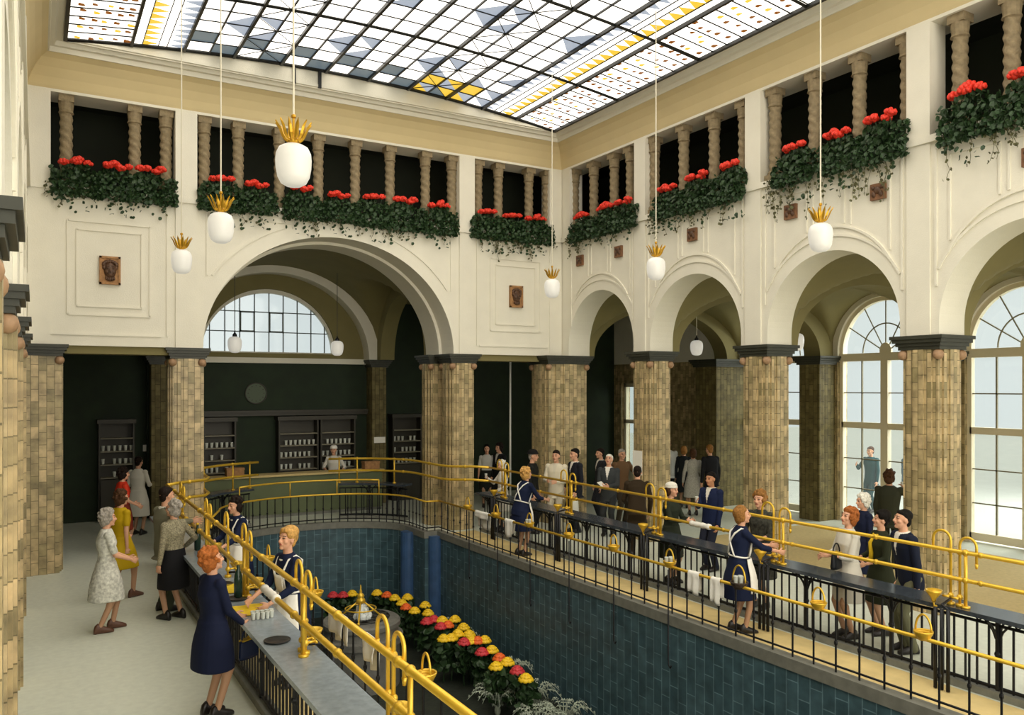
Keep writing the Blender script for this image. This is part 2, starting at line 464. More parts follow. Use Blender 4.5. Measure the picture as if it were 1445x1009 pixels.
    if st == 'bob': mb.ball(Hd(0, -.042, .022), (.094*s, .094*s, .098*s), 16, 10, rot=RHm)
    if st in ('curly', 'wavy'):
        for k in range(70 if st == 'curly' else 40):
            u, v = rnd.uniform(0, 2*PI), rnd.uniform(-.55, 1.3)
            q = Vector((.09*math.cos(v)*math.cos(u), -.02+.105*math.cos(v)*math.sin(u), .03+.105*math.sin(v)))
            if q.y > .045 and q.z < .08: continue
            if hat and q.z > .02: continue
            r_ = rnd.uniform(.018, .03)*s; mb.ball(Hd(*q), r_, 8, 6)
    if st == 'updo':
        mb.ball(Hd(0, -.03, .085), (.085*s, .095*s, .075*s), 14, 10, rot=RHm); mb.ball(Hd(0, .045, .092), (.075*s, .045*s, .035*s), 12, 8, rot=RHm); mb.ball(Hd(0, -.08, .03), (.06*s, .05*s, .07*s), 12, 8, rot=RHm)
        for sg in (-1, 1): mb.ball(Hd(sg*.06, .0, .06), (.035*s, .07*s, .06*s), 10, 8, rot=RHm)
    if st == 'part': mb.ball(Hd(.012, .035, .088), (.055*s, .03*s, .018*s), 10, 8, rot=RHm)
    link('hair', remesh(mb, vox, 'hair', 1, .4), [hm], body)
    if hat:
        hk, hx = hat; mb = MB()
        if hk == 'brim':
            mb.ball(Hd(0, -.01, .075), (.092*s, .11*s, .07*s), 18, 10, rot=RHm); mb.ball(Hd(0, -.005, .05), (.125*s, .145*s, .014*s), 24, 8, rot=RHm)
        else:
            mb.ball(Hd(0, -.02, .075), (.096*s, .108*s, .066*s), 18, 10, rot=RHm); mb.tube([Hd(.09*math.cos(a), -.015+.1*math.sin(a), .045) for a in [2*PI*i/20 for i in range(20)]], .014*s, 6, closed=True)
        link('hat', remesh(mb, vox, 'hat', 1, .4), [cm(hx)], body)
    if specs:
        mb = MB()
        for sg in (-1, 1):
            mb.tube([Hd(sg*.033+.021*math.cos(a), .1, .006+.016*math.sin(a)) for a in [2*PI*i/16 for i in range(16)]], .003*s, 5, closed=True); mb.tube([Hd(sg*.054, .1, .008), Hd(sg*.08, .0, .01)], .0025*s, 5)
        mb.tube([Hd(-.012, .1, .008), Hd(.012, .1, .008)], .0025*s, 5); build('spectacles', mb, SHOE, body)
    # clothing
    tm = top; hem = coat_hem if coat_hem is not None else (-.2 if bottom and bottom[0] == 'trousers' else -.03)
    dress = bottom is None                               # one piece: dress or long coat down to the hem
    def skirt_rings(hemz, inf, top_z=.02, wid=.06):
        st_ = max(abs(feet[0]), abs(feet[1])); rings = []
        for k in range(9):
            t = k/8; z = hemz+(.93+top_z-hemz)*t
            g = 1-t; c = V(0, (feet[0]+feet[1])/2*.5*g, z)
            rx = (.158+.022*math.sin(PI*min(1, t*1.15))*(1 if t > .4 else .6)+wid*g)*s+inf; ry = (.112+.02*math.sin(PI*min(1, t*1.1))+(wid+st_*.45)*g)*s+inf
            rings.append((c, rx, ry, TX, Vector((0, 1, 0))))
        return rings
    mb = MB(); torso(mb, .014, hem if not dress else -.16, .03 if not female else .02)
    arms = ((shL, eL, wL), (shR, eR, wR)); ar = .012
    for S, E, W in arms:
        mb.ball(S, (.062 if female else .068)*s, 10, 8)
        if sleeve <= .5: capsule(mb, S, S+(E-S)*(sleeve*2), .056*s*fa+.004, .05*s*fa+.006)
        else:
            k = (sleeve-.5)*2; capsule(mb, S, E, .058*s*fa, .05*s*fa); capsule(mb, E, E+(W-E)*k*.97, .05*s*fa, (.05-.012*k)*s*fa)
    if dress: loft(mb, skirt_rings((coat_hem if coat_hem is not None else .52), .012, .06, .07))
    nm = ('dress' if sleeve < .6 else 'coat') if dress else ('jacket' if not female or sleeve > .8 else 'blouse')
    me = remesh(mb, .0105, nm, 4, .5)
    o = link(nm, me, [tm, shirt or tm, tie or tm], body)
    if shirt:
        RLi = RL.inverted(); mi = []
        for p in me.polygons:
            q = (RLi @ (p.center-pel))/s; v = 0
            if q.z > .26 and q.y > .045 and abs(q.x) < (q.z-.27)*.22: v = 2 if (tie and abs(q.x) < .017) else 1
            if q.z > .5 and q.x*q.x+q.y*q.y < .0075: v = 1
            mi.append(v)
        me.polygons.foreach_set('material_index', mi)
    if collar:
        mb = MB(); mb.tube([T(.072*math.cos(a), .012+.066*math.sin(a), .5-.03*max(0, math.sin(a))) for a in [2*PI*i/20 for i in range(20)]], .017*s, 8, closed=True); build('collar', mb, collar, body, smooth=True)
    if scarf:
        mb = MB(); mb.tube([T(.07*math.cos(a), .02+.075*math.sin(a), .49-.03*max(0, math.sin(a))) for a in [2*PI*i/20 for i in range(20)]], .022*s, 8, closed=True)
        mb.tube([T(.01, .1, .44), T(.02, .15, .36), T(.015, .135, .22), T(.03, .135, .1)], [.02*s, .026*s, .03*s, .035*s], 8); build('scarf', mb, scarf, body, smooth=True)
    if bottom:
        kind, bm = bottom[:2]; mb = MB()
        if kind == 'trousers':
            loft(mb, [(T(0, 0, z), rx*s+.004, ry*s+.004, TX, TY) for z, rx, ry in ser[:3]])
            for h_, k, a in zip(hips, kn, ank): capsule(mb, h_, k, .094*s, .07*s); capsule(mb, k, a+V(0, -.01, -.02), .07*s, .058*s)
        else: loft(mb, skirt_rings(bottom[2] if len(bottom) > 2 else .5, .006, .1))
        link(kind, remesh(mb, .0105, kind, 4, .5), [bm], body)
    if apron:
        hz = .58; rings = skirt_rings(hz, .032, .1) if dress else skirt_rings(hz, .026, .1); mb = MB(); n = 18; vs = []
        if dress: rings = [(c, rx+.0, ry+.0, a, b) for c, rx, ry, a, b in rings]
        for c, rx, ry, X_, Y_ in rings:
            for j in range(n+1):
                a = math.radians(18+144*j/n); ca, sa = math.cos(a), math.sin(a); q = (abs(ca)**2.4+abs(sa)**2.4)**(-1/2.4)
                vs.append(c+X_*(rx*ca*q)+Y_*((ry+.006*math.sin(j*1.5))*sa*q))
        mb.add(vs, [(i*(n+1)+j, i*(n+1)+j+1, (i+1)*(n+1)+j+1, (i+1)*(n+1)+j) for i in range(len(rings)-1) for j in range(n)])
        o = build('apron', mb, apron, body, smooth=True, fix=False); md = o.modifiers.new('t', 'SOLIDIFY'); md.thickness = .006; md.offset = 1
        mb = MB()
        mb.tube([T((.128*s+.03)/s*math.cos(a), (.092*s+.03)/s*math.sin(a), .12) for a in [2*PI*i/24 for i in range(24)]], .011, 6, closed=True)
        for sg in (-1, 1):                               # shoulder straps crossing on the back
            q = [(-sg*.1, -.1, .12), (-sg*.05, -.125, .22), (sg*.02, -.135, .32), (sg*.08, -.115, .42), (sg*.1, -.04, .495), (sg*.1, .05, .475), (sg*.085, .13, .36), (sg*.075, .125, .24), (sg*.07, .115, .13)]
            mb.tube([T(x*1.03, y*1.04, z+.005) for x, y, z in q], .0125*s, 6)
        build('apron_strap', mb, apron, body, smooth=True)
        mb = MB(); vs = []; 
        for i in range(7):
            for j in range(7):
                x = (j/6-.5)*.15; z = .12+.2*i/6; vs.append(T(x, .128+.02*math.sin(PI*i/7)+.0*abs(x), z))
        mb.add(vs, [(i*7+j, i*7+j+1, (i+1)*7+j+1, (i+1)*7+j) for i in range(6) for j in range(6)])
        o = build('apron_bib', mb, apron, body, smooth=True, fix=False); md = o.modifiers.new('t', 'SOLIDIFY'); md.thickness = .006; md.offset = 0
    for i, a in enumerate(ank):
        mb = MB(); y0 = a.y; x0 = a.x; L_ = .255*s; w_ = .043*s
        rings = []
        for t, w, h_, zc in ((-.3, .6, .035, .034), (-.24, .8, .06, .06), (-.1, .85, .075, .075), (.08, .85, .06, .058), (.3, 1, .045, .043), (.52, 1.02, .034, .032), (.68, .7, .024, .022), (.72, .3, .014, .018)):
            rings.append((Vector((x0, y0+t*L_, zc*s)), w_*w, h_*s*.98, Vector((1, 0, 0)), Vector((0, 0, 1))))
        loft(mb, rings, 14)
        if female: mb.cyl((x0, y0-.2*L_, .0), (x0, y0-.2*L_, .05*s), .014, .02, 8)
        build('shoe', mb, shoes or SHOE, body, smooth=True)
    body['_wl'] = 0
    del body['_wl']
    MW = Matrix.Translation(P0) @ Matrix.Rotation(rz, 4, 'Z')
    return body, MW @ (wL+(wL-eL).normalized()*.09*s), MW @ (wR+(wR-eR).normalized()*.09*s), MW
def at_Y(x, Yv): t = (x-CXP)/F_PX; return Yv*(SY+t*CY)/(CY-t*SY)

# ---------------------------------------------------------------- the people in the hall
NAVY = cm('#141d38'); WHITE_ = M['white']
W_COAT = cm('#dcd8cc')
# left of the grey counter
person('woman in a mustard yellow dress walking on the left floor', 170, 693, 1.62, 125, hair=('wavy', 'brown'), top=cm('#b8980f', .7), sleeve=.3, coat_hem=.5, feet=(-.14, .16), L=(-.2, .2, .98), Rr=(.22, -.04, .80), shoes=SHOEB, near=True)
person('woman in a red top half hidden behind the woman in mustard yellow', 173, 656, 1.64, 110, d=15.6, hair=('wavy', 'dark'), top=cm('#c8351d', .7), sleeve=.35, bottom=('skirt', cm('#7e3326'), .5), L=(-.15, .25, 1.0), Rr=(.2, .22, .98))
person('person in a long white coat standing by the dark opening at left', 195, 640, 1.68, 150, d=17.7, hair=('short', 'dark'), top=W_COAT, sleeve=1, coat_hem=.42, Rr=(.15, .25, 1.08), L=(-.15, .25, 1.05))
person('woman in a pale patterned dress holding a paper at the left edge', 150, 720, 1.58, 100, hair=('curly', 'grey'), top=cm('#c9c8bd', .8, .35, 26), sleeve=.4, coat_hem=.45, L=(-.1, .3, 1.0), Rr=(.1, .3, 1.0), shoes=SHOEB, feet=(.1, -.1), near=True)
person('man in a grey jacket leaning an arm on the brass bar', 233, 686, 1.76, 120, d=11.7, female=False, hair=('short', 'dark'), top=cm('#74725f', .85), bottom=('trousers', cm('#3d4232')), Rr=(.24, .03, .82), L=(-.1, .46, 1.18), near=True, shirt=cm('#d9d6cb'))
person('woman in a tweed jacket and black skirt wearing spectacles', 245, 711, 1.62, 222, d=11.3, hair=('wavy', 'grey'), top=cm('#8f8870', .9, .5, 55), bottom=('skirt', cm('#17171a'), .46), specs=True, Rr=(.33, .12, 1.0), L=(-.24, .02, .82), head=(20, -4), feet=(.05, -.05), near=True)
b_, l_, r_w, _ = person('woman with red hair and a navy coat at the grey counter', 300, 781, 1.63, 118, d=7.95, hair=('curly', 'red'), top=cm('#151c36'), sleeve=1, coat_hem=.5, L=(-.12, .3, .97), Rr=(.12, .26, .93), head=(-12, -10), near=True)
def handbag(p, rz, hexc, label, sx=.26, sz=.19):
    e = empty('handbag', p, rz); m_ = cm(hexc, .4)
    mb = MB(); n = 16; rings = []
    for k in range(7):
        t = k/6; z = -sz*1.0+sz*t; w = 1-.12*t; rings.append((Vector((0, 0, z-.09)), sx/2*w*(1 if 0 < k < 6 else .93), .05*(1-.45*t)*(1 if 0 < k < 6 else .8), Vector((1, 0, 0)), Vector((0, 1, 0))))
    loft(mb, rings, n); build('bag_body', mb, m_, e, smooth=True)
    mb = MB(); mb.tube([(sx*.36*math.cos(a), 0, -.1+.13*math.sin(a)) for a in [PI*i/12 for i in range(13)]], .009, 8); build('handle', mb, m_, e, smooth=True)
    mb = MB(); mb.box(-sx*.4, -.03, -.1, sx*.4, .03, -.085); mb.ball((0, 0, -.075), .014, 8, 6); build('clasp', mb, M['brass'], e)
    tag(e, label, 'bag'); return e
handbag(r_w+Vector((.02, 0, -.03)), .6, '#16203c', 'navy handbag carried by the woman with red hair')
# attendants behind the grey counter
ATT = dict(top=NAVY, sleeve=.72, bottom=None, coat_hem=.48, apron=WHITE_, collar=WHITE_)
person('dark haired attendant in navy dress and white apron by the grey counter', 312, 681, 1.62, 0, pos=(2.48, 12.1), heading=200, hair=('wavy', 'dark'), L=(-.16, .42, 1.02), Rr=(.16, .4, 1.05), lean=6, near=True, **ATT)
person('blonde attendant in navy dress and white apron by the grey counter', 402, 749, 1.68, 0, pos=(2.36, 8.85), heading=197, hair=('updo', 'blonde'), L=(-.15, .36, .98), Rr=(.15, .38, 1.0), lean=8, head=(8, -14), near=True, **ATT)
person('attendant in white with white cap behind the olive green counter', 471, 632, 1.64, 350, pos=(at_Y(471, 21.05), 21.05), hair=('short', 'brown'), hat=('cap', '#efece2'), top=W_COAT, sleeve=.7, bottom=('skirt', W_COAT, .45), L=(-.25, .2, 1.06), Rr=(.2, .25, 1.1))
# crowd at the far corner of the arcade
b_, l_, r_w, _ = person('white haired woman in a white jacket behind the far end of the black topped counter', 709, 650, 1.54, 285, d=18.3, hair=('wavy', 'white'), top=W_COAT, bottom=('skirt', cm('#c9c4b4'), .48), Rr=(.12, .34, 1.28), L=(-.2, .2, 1.0))
G_HELD = [(r_w, 'white drinking glass held by the white haired woman in the white jacket')]
person('dark dressed person with a white collar in the dark opening', 705, 623, 1.70, 310, d=21.5, female=False, hair=('curly', 'dark'), top=cm('#1c1d1c'), bottom=('trousers', cm('#1c1d1c')), shirt=cm('#d9d6cb'))
person('person in a white blouse standing far back in the dark opening', 687, 628, 1.64, 0, d=21.8, hair=('bob', 'black'), top=cm('#c9c6bb'), sleeve=.4, bottom=('skirt', cm('#23251f'), .5))
person('man in a black hat and black coat near the corner pillar', 751, 633, 1.80, 75, d=17.9, female=False, hair=('short', 'grey'), hat=('brim', '#141414'), top=cm('#1b1c1a'), coat_hem=-.45, bottom=('trousers', cm('#1b1c1a')))
person('attendant with crossed white apron straps leaning over the counter', 761, 657, 1.68, 0, pos=(7.88, 13.35), heading=8, hair=('wavy', 'blonde'), top=NAVY, sleeve=.72, coat_hem=.5, apron=WHITE_, collar=None, lean=17, L=(-.12, .52, 1.06), Rr=(.16, .5, 1.06), head=(0, -12), near=True)
person('man in a cream jacket facing us before the corner pillar', 785, 631, 1.80, 340, d=17.9, female=False, hair=('short', 'dark'), top=cm('#d8cfb8'), bottom=('trousers', cm('#b9b09a')), shirt=cm('#cfc8b4'), Rr=(.1, .28, 1.12), L=(-.12, .28, 1.1))
b_, l_, r_w, _ = person('young man in a dark pullover looking left by the corner pillar', 812, 629, 1.83, 300, d=18.0, female=False, hair=('part', 'black'), top=cm('#1c1e26'), bottom=('trousers', cm('#24252a')), shirt=cm('#e5e1d6'), Rr=(.2, .12, .92), L=(-.2, .1, .86))
handbag(l_+Vector((0, 0, .0)), .3, '#d3d0c3', 'pale bag carried by the young man in the dark pullover', .3, .3)
person('dark haired man in a dark coat behind the white haired man', 848, 634, 1.72, 290, d=19.5, female=False, hair=('short', 'dark'), top=cm('#23252a'), bottom=('trousers', cm('#23252a')), shirt=cm('#d9d6cb'))
b_, l_, r_w, _ = person('white haired man in a dark grey suit reading a paper', 859, 640, 1.74, 345, d=17.6, female=False, hair=('short', 'white'), top=cm('#3a3d3e'), bottom=('trousers', cm('#2d2f30')), shirt=cm('#e5e1d6'), Rr=(.07, .3, 1.08), L=(-.09, .3, 1.08), head=(0, -18))
PAPER = [(l_, r_w)]
person('man in a brown jacket with light hair stretching out an arm', 877, 636, 1.74, 30, d=19.0, female=False, hair=('short', 'grey'), top=cm('#6d5238'), bottom=('trousers', cm('#3c3428')), L=(-.3, .38, 1.1))
person('stooping man in a dark brown coat with his back to us', 899, 668, 1.74, 178, d=15.3, female=False, hair=('short', 'dark'), top=cm('#2f2415'), coat_hem=-.4, bottom=('trousers', cm('#2a2114')), lean=24, L=(-.16, .3, .9), Rr=(.22, .2, .82))
person('woman in dark green with a white cap at the black topped counter', 947, 682, 1.62, 60, hair=('wavy', 'brown'), hat=('cap', '#dedacd'), top=cm('#262c20'), sleeve=1, coat_hem=.45, Rr=(.1, .34, 1.12), L=(-.1, .34, 1.1))
# group standing under the second side arch
person('man in a pale shirt with his back to us under the second arch', 943, 617, 1.76, 190, d=22.0, female=False, hair=('short', 'brown'), top=cm('#c6c6bd'), bottom=('trousers', cm('#24262a')))
person('brown haired woman in dark clothes next to the speckled coat', 965, 631, 1.62, 170, d=21.6, hair=('bob', 'lightbrown'), top=cm('#1f2427'), sleeve=1, coat_hem=.45)
person('woman in a pale grey speckled coat with her back to us', 978, 634, 1.64, 188, hair=('bob', 'brown'), d=20.4, top=cm('#a9a79d', .9, .3, 60), sleeve=1, coat_hem=.47, L=(-.25, .06, .85))
person('light haired man in a black suit turning away under the second arch', 1004, 627, 1.76, 215, d=20.2, female=False, hair=('short', 'lightbrown'), top=cm('#1b1c20'), bottom=('trousers', cm('#1b1c20')), lean=8)
b_, l_, r_w, _ = person('man in a navy suit holding a white cup before the second pillar', 1004, 664, 1.70, 322, d=14.3, female=False, hair=('short', 'black'), skin=SKIN2, top=cm('#172140'), bottom=('trousers', cm('#1f2230')), shirt=cm('#dcd6c8'), Rr=(.06, .32, 1.22), L=(-.2, .08, .84))
G_HELD.append((r_w, 'white cup held by the man in a navy suit'))
# the near part of the black topped counter
b_, l_, r_w, _ = person('light haired woman in a dark patterned dress facing the bobbed attendant', 1073, 691, 1.68, 330, d=11.85, hair=('curly', 'lightbrown'), top=cm('#3a3a33', .85, .6, 22), sleeve=.6, coat_hem=.46, L=(-.1, .3, 1.05), Rr=(.2, .26, 1.02), near=True)
person('attendant with bobbed brown hair, navy dress and white apron', 1049, 715, 1.64, 0, pos=(7.86, 7.76), heading=-24, hair=('bob', 'lightbrown'), top=NAVY, sleeve=.74, coat_hem=.48, apron=WHITE_, collar=WHITE_, lean=6, L=(-.1, .47, 1.16), Rr=(.14, .5, 1.12), feet=(-.04, .06), head=(-6, -6), near=True)
b_, l_, r_w, _ = person('curly auburn haired woman in a white jacket with a black handbag', 1197, 718, 1.64, 305, hair=('curly', 'auburn'), top=cm('#d3cfc3'), sleeve=.75, bottom=('skirt', cm('#d8d3c6'), .5), L=(-.05, .3, 1.12), Rr=(.16, .28, 1.08), head=(5, -12), near=True)
hb = at_d(1180, 770, 10.35); handbag(hb, .2, '#17191d', 'black handbag hanging from the arm of the woman in a white jacket', .24, .2)
person('black haired woman in a dark green dress with a yellow scarf', 1243, 722, 1.58, 300, d=10.6, hair=('updo', 'black'), top=cm('#2b2f1e'), sleeve=.8, coat_hem=.46, scarf=cm('#d8b326'), L=(-.12, .28, 1.02), Rr=(.12, .28, 1.05), head=(-15, -10), near=True)
person('man in a dark navy suit bending over the counter beside the yellow scarf', 1282, 719, 1.72, 300, d=9.9, female=False, hair=('part', 'black'), top=cm('#161c2e'), bottom=('trousers', cm('#6a6a52')), shirt=cm('#e5e1d6'), lean=10, head=(-5, -12), near=True)
b_, l_, r_w, _ = person('man in a dark green jacket seen from behind raising a glass', 1255, 664, 1.72, 168, female=False, hair=('wavy', 'brown'), top=cm('#343628'), bottom=('trousers', cm('#34362c')), Rr=(.22, .22, 1.38), L=(-.22, .06, .84))
G_HELD.append((r_w, 'drinking glass raised by the man in a dark green jacket'))
person('white haired old woman in navy behind the woman in a white jacket', 1219, 694, 1.58, 300, d=12.3, hair=('curly', 'white'), top=cm('#161c34'), sleeve=1, coat_hem=.46)
# outside the window
person('person in dark teal outside the arched window', 1229, 641, 1.66, 320, d=20.9, female=False, hair=('short', 'brown'), top=cm('#1e4a4e'), bottom=('trousers', cm('#24484c')), Rr=(.2, .3, 1.25))
person('person in blue grey outside the window near the right pillar', 1281, 641, 1.66, 60, d=20.7, female=False, hair=('short', 'dark'), top=cm('#47606b'), bottom=('trousers', cm('#3a4a52')), L=(-.15, .3, 1.3))

# ---------------------------------------------------------------- building constants
XL, XB, YA, YS = -.15, 10.81, 16.42, -3.5          # left wall, right wall, far wall, open near end
ZC, ZI, ZS = 3.92, 6.72, 8.325                      # capital line, gallery sill, frieze underside
PIERS = [13.44, 10.31, 7.18, 4.06, .94, -2.2]       # pier centres along the side walls
ARCH_B = [(14.9, 1.22), (11.87, 1.26), (8.74, 1.26), (5.62, 1.26), (2.5, 1.26)]
AXC, AHW = 5.33, 2.62                               # the large far arch
FA = lambda u, w, z: (u, YA+w, z)                   # wall frames: u along the wall, w into it
FB = lambda u, w, z: (XB+w, u, z)
FL = lambda u, w, z: (XL-w, u, z)

def wbox(mb, P, u0, w0, z0, u1, w1, z1, mi=0):
    vs = [P(u, w, z) for z in (z0, z1) for w in (w0, w1) for u in (u0, u1)]
    mb.add(vs, [(0, 2, 3, 1), (4, 5, 7, 6), (0, 1, 5, 4), (2, 6, 7, 3), (0, 4, 6, 2), (1, 3, 7, 5)], mi)

def arch_curve(uc, hw, z0, rise, stilt=0, n=36):
    pts = [(uc-hw, z0)] if stilt > 0 else []
    for i in range(n+1):
        a = PI-PI*i/n
        pts.append((uc+hw*math.cos(a), z0+stilt+(rise-stilt)*math.sin(a)))
    if stilt > 0: pts.append((uc+hw, z0))
    return pts

def arch_wall(mb, P, u0, u1, z0, z1, uc, hw, rise, stilt, w0, w1, n=36, mi=0, soffit_mi=None):
    c = arch_curve(uc, hw, z0, rise, stilt, n)
    if uc-hw > u0+1e-4: wbox(mb, P, u0, w0, z0, uc-hw, w1, z1, mi)
    if uc+hw < u1-1e-4: wbox(mb, P, uc+hw, w0, z0, u1, w1, z1, mi)
    for (ua, za), (ub, zb) in zip(c, c[1:]):
        if abs(ua-ub) > 1e-6:
            for w in (w0, w1):
                mb.quad(P(ua, w, za), P(ub, w, zb), P(ub, w, z1), P(ua, w, z1), mi)
            mb.quad(P(ua, w0, z1), P(ub, w0, z1), P(ub, w1, z1), P(ua, w1, z1), mi)
        if abs(ua-ub) > 1e-6:
            mb.quad(P(ua, w0, za), P(ub, w0, zb), P(ub, w1, zb), P(ua, w1, za), mi if soffit_mi is None else soffit_mi)

# ---------------------------------------------------------------- floor and pool shell
PX0, PX1, PYC = 2.9, 7.5, 16.3                        # pool sides and where the apse begins
APX, APR = 5.2, 2.12
def pool_outline(off=0.):
    """near end, right side, notch, rounded far end, notch, left side"""
    pts = [(PX1+off, -1.0), (PX1+off, PYC+off)]
    pts.append((APX+APR-.12+off, PYC+off))
    y0 = 17.05
    for i in range(25):
        a = PI*i/24
        pts.append((APX+(APR-.12+off)*math.cos(a), y0+(1.55+off)*math.sin(a)**.9))
    pts.append((APX-APR+.12-off, PYC+off)); pts.append((PX0-off, PYC+off)); pts.append((PX0-off, -1.0))
    return pts
POOL = pool_outline()
ZP = -2.1
def ngon_with_hole(outer, hole, z, name, m):
    b = bmesh.new()
    def loop(p):
        vs = [b.verts.new((x, y, z)) for x, y in p]
        return [b.edges.new((vs[i], vs[(i+1) % len(vs)])) for i in range(len(vs))]
    es = loop(outer)+loop(hole)
    bmesh.ops.triangle_fill(b, use_beauty=True, use_dissolve=False, edges=es, normal=(0, 0, 1))
    bmesh.ops.recalc_face_normals(b, faces=b.faces)
    if b.faces and sum(f.normal.z for f in b.faces) < 0: bmesh.ops.reverse_faces(b, faces=b.faces)
    me = bpy.data.meshes.new(name); b.to_mesh(me); b.free(); me.materials.append(m)
    o = bpy.data.objects.new(name, me); COL.objects.link(o); o['kind'] = 'structure'
    return o
OUT = pool_outline(.14)
ngon_with_hole([(-6, YS), (17.2, YS), (17.2, 22.6), (-6, 22.6)], OUT, 0, 'floor', M['floor'])
mb = MB()                                              # tiled pool walls
for (a, b_) in zip(POOL, POOL[1:]+POOL[:1]):
    mb.quad((a[0], a[1], ZP), (b_[0], b_[1], ZP), (b_[0], b_[1], -.02), (a[0], a[1], -.02))
me_uv = []
o = struct('wall_pool', mb, M['pool'], fix=False)
l = o.data.uv_layers.new(name='UVMap'); acc = 0
for i, p in enumerate(o.data.polygons):
    a, b_ = POOL[i], POOL[(i+1) % len(POOL)]; L_ = math.dist(a, b_)
    for li, (u, z) in zip(p.loop_indices, ((acc, ZP), (acc+L_, ZP), (acc+L_, 0), (acc, 0))): l.data[li].uv = (u, z)
    acc += L_
mb = MB(); mb.add([(x, y, ZP) for x, y in POOL], [tuple(range(len(POOL)))])
struct('floor_pool', mb, M['soil'])
mb = MB()                                              # stone curb round the pool
CI = pool_outline(-.02)
n = len(OUT)
for i in range(n):
    j = (i+1) % n
    a, b_, c, d = CI[i], CI[j], OUT[j], OUT[i]
    for q in ([(*a, .06), (*b_, .06), (*c, .06), (*d, .06)], [(*a, -.08), (*b_, -.08), (*b_, .06), (*a, .06)], [(*d, -.0), (*c, -.0), (*c, .06), (*d, .06)], [(*a, -.08), (*b_, -.08), (*c, -.08), (*d, -.08)]):
        mb.quad(*q)
struct('trim_1', mb, M['curb'], fix=False)
mb = MB()                                              # rounded blue corner tiles of the pool
for x, y in ((PX1-.06, PYC-.02), (APX+APR-.2, PYC+.75), (PX0+.06, PYC-.02), (APX-APR+.2, PYC+.75)):
    mb.lathe([(.16, ZP), (.16, -.03)], (x, y, 0), 16)
struct('trim_2', mb, M['pool_blue'], smooth=False)
mb = MB()                                              # sand coloured strips where the attendants walk
mb.box(PX1+.14, -1, .001, 8.36, 16.2, .012)
mb.box(2.06, -1, .001, PX0-.14, 16.2, .012)
struct('floor_walkway', mb, M['sand'])
mb = MB(); mb.box(11.55, 3.0, .001, 15.6, 13.0, .01)
tag(build('floor_carpet', mb, M['mat_tan']), 'tan carpet lying along the window aisle behind the tiled pillars', 'carpet')

# ---------------------------------------------------------------- hall walls with arches
mb = MB()
arch_wall(mb, FA, 1.95, 8.71, ZC, ZI, AXC, AHW, 2.33, 0, 0, .62, 48)
arch_wall(mb, FA, 2.0, 8.66, ZC, 6.9, AXC, AHW-.07, 2.27, 0, .62, .74, 48)
arch_wall(mb, FA, 2.0, 8.66, ZC, 6.9, AXC, AHW-.02, 2.3, 0, .74, 1.45, 48)
wbox(mb, FA, XL-.6, 0, ZC, 1.95, .62, ZI); wbox(mb, FA, 8.71, 0, ZC, XB+.6, .62, ZI)
for a, b_ in ((XL-.6, XL+.35), (2.22, 2.60), (8.08, 8.46), (XB-.35, XB+.6)): wbox(mb, FA, a, 0, ZI, b_, .34, ZS)
wbox(mb, FA, XL-.6, 0, ZS, XB+.6, .62, 9.3)
struct('wall_back', mb, M['plaster'])
def side_wall(P, name):
    mb = MB()
    edges = [YA] + PIERS
    for i, (uc, hw) in enumerate(ARCH_B):
        u1, u0 = edges[i], edges[i+1]
        arch_wall(mb, P, u0, u1, ZC, ZI, uc, hw, 1.43, .18, 0, .6, 36)
    for u in PIERS: wbox(mb, P, u-.18, 0, ZI, u+.18, .34, ZS)
    wbox(mb, P, YA-.35, 0, ZI, YA-.001, .34, ZS)
    wbox(mb, P, YS, 0, ZC, PIERS[-1], .6, ZI)
    wbox(mb, P, YS, 0, ZS, YA-.001, .6, 9.3)
    struct(name, mb, M['plaster'])
side_wall(FB, 'wall_right'); side_wall(FL, 'wall_left')

# pilaster strips and moulded panel lines on the plaster
mb = MB()
def strip(P, u0, z0, u1, z1, t=.035, d=.022):
    """thin raised line between two points of a wall"""
    a, b_ = Vector((u0, z0)), Vector((u1, z1)); e = (b_-a); L_ = e.length; e /= L_; nn = Vector((-e.y, e.x))*t/2
    q = [a-nn, b_-nn, b_+nn, a+nn]
    vs = [P(p.x, 0.002, p.y) for p in q]+[P(p.x, -d, p.y) for p in q]
    mb.add(vs, [(0, 1, 2, 3), (4, 7, 6, 5), (0, 4, 5, 1), (1, 5, 6, 2), (2, 6, 7, 3), (3, 7, 4, 0)])
def path(P, pts, **k):
    for (a, b_) in zip(pts, pts[1:]): strip(P, a[0], a[1], b_[0], b_[1], **k)
def rect(P, u0, z0, u1, z1, **k): path(P, [(u0, z0), (u1, z0), (u1, z1), (u0, z1), (u0, z0)], **k)
for a, b_ in ((2.22, 2.6), (8.08, 8.46), (XB-.36, XB-.02), (XL+.02, XL+.36)):
    wbox(mb, FA, a, -.03, ZC, b_, .001, ZS)
def ring(P, uc, hw, z0, rise, cut0, cut1, ztop, d=.022):
    pts = []
    for i in range(41):
        a = PI-PI*i/40; u = uc+hw*math.cos(a); z = z0+rise*math.sin(a)
        if cut0 <= u <= cut1 and z < ztop: pts.append((u, z))
    path(P, pts, d=d)
for cx_ in (9.53, 1.13):                               # panels that carry the mask reliefs
    rect(FA, cx_-.66, 4.47, cx_+.66, 6.12); rect(FA, cx_-.52, 4.62, cx_+.52, 5.97, t=.028)
    path(FA, [(cx_-.95, 4.12), (cx_+.85, 4.12)]); path(FA, [(cx_-1.0, 6.5), (cx_+.92, 6.5)])
    path(FA, [(cx_+.95, 4.12), (cx_+.95, 6.5)]); path(FA, [(cx_-1.0, 4.12), (cx_-1.0, 6.5)])
path(FA, [(2.72, 6.56), (7.94, 6.56)], t=.05)
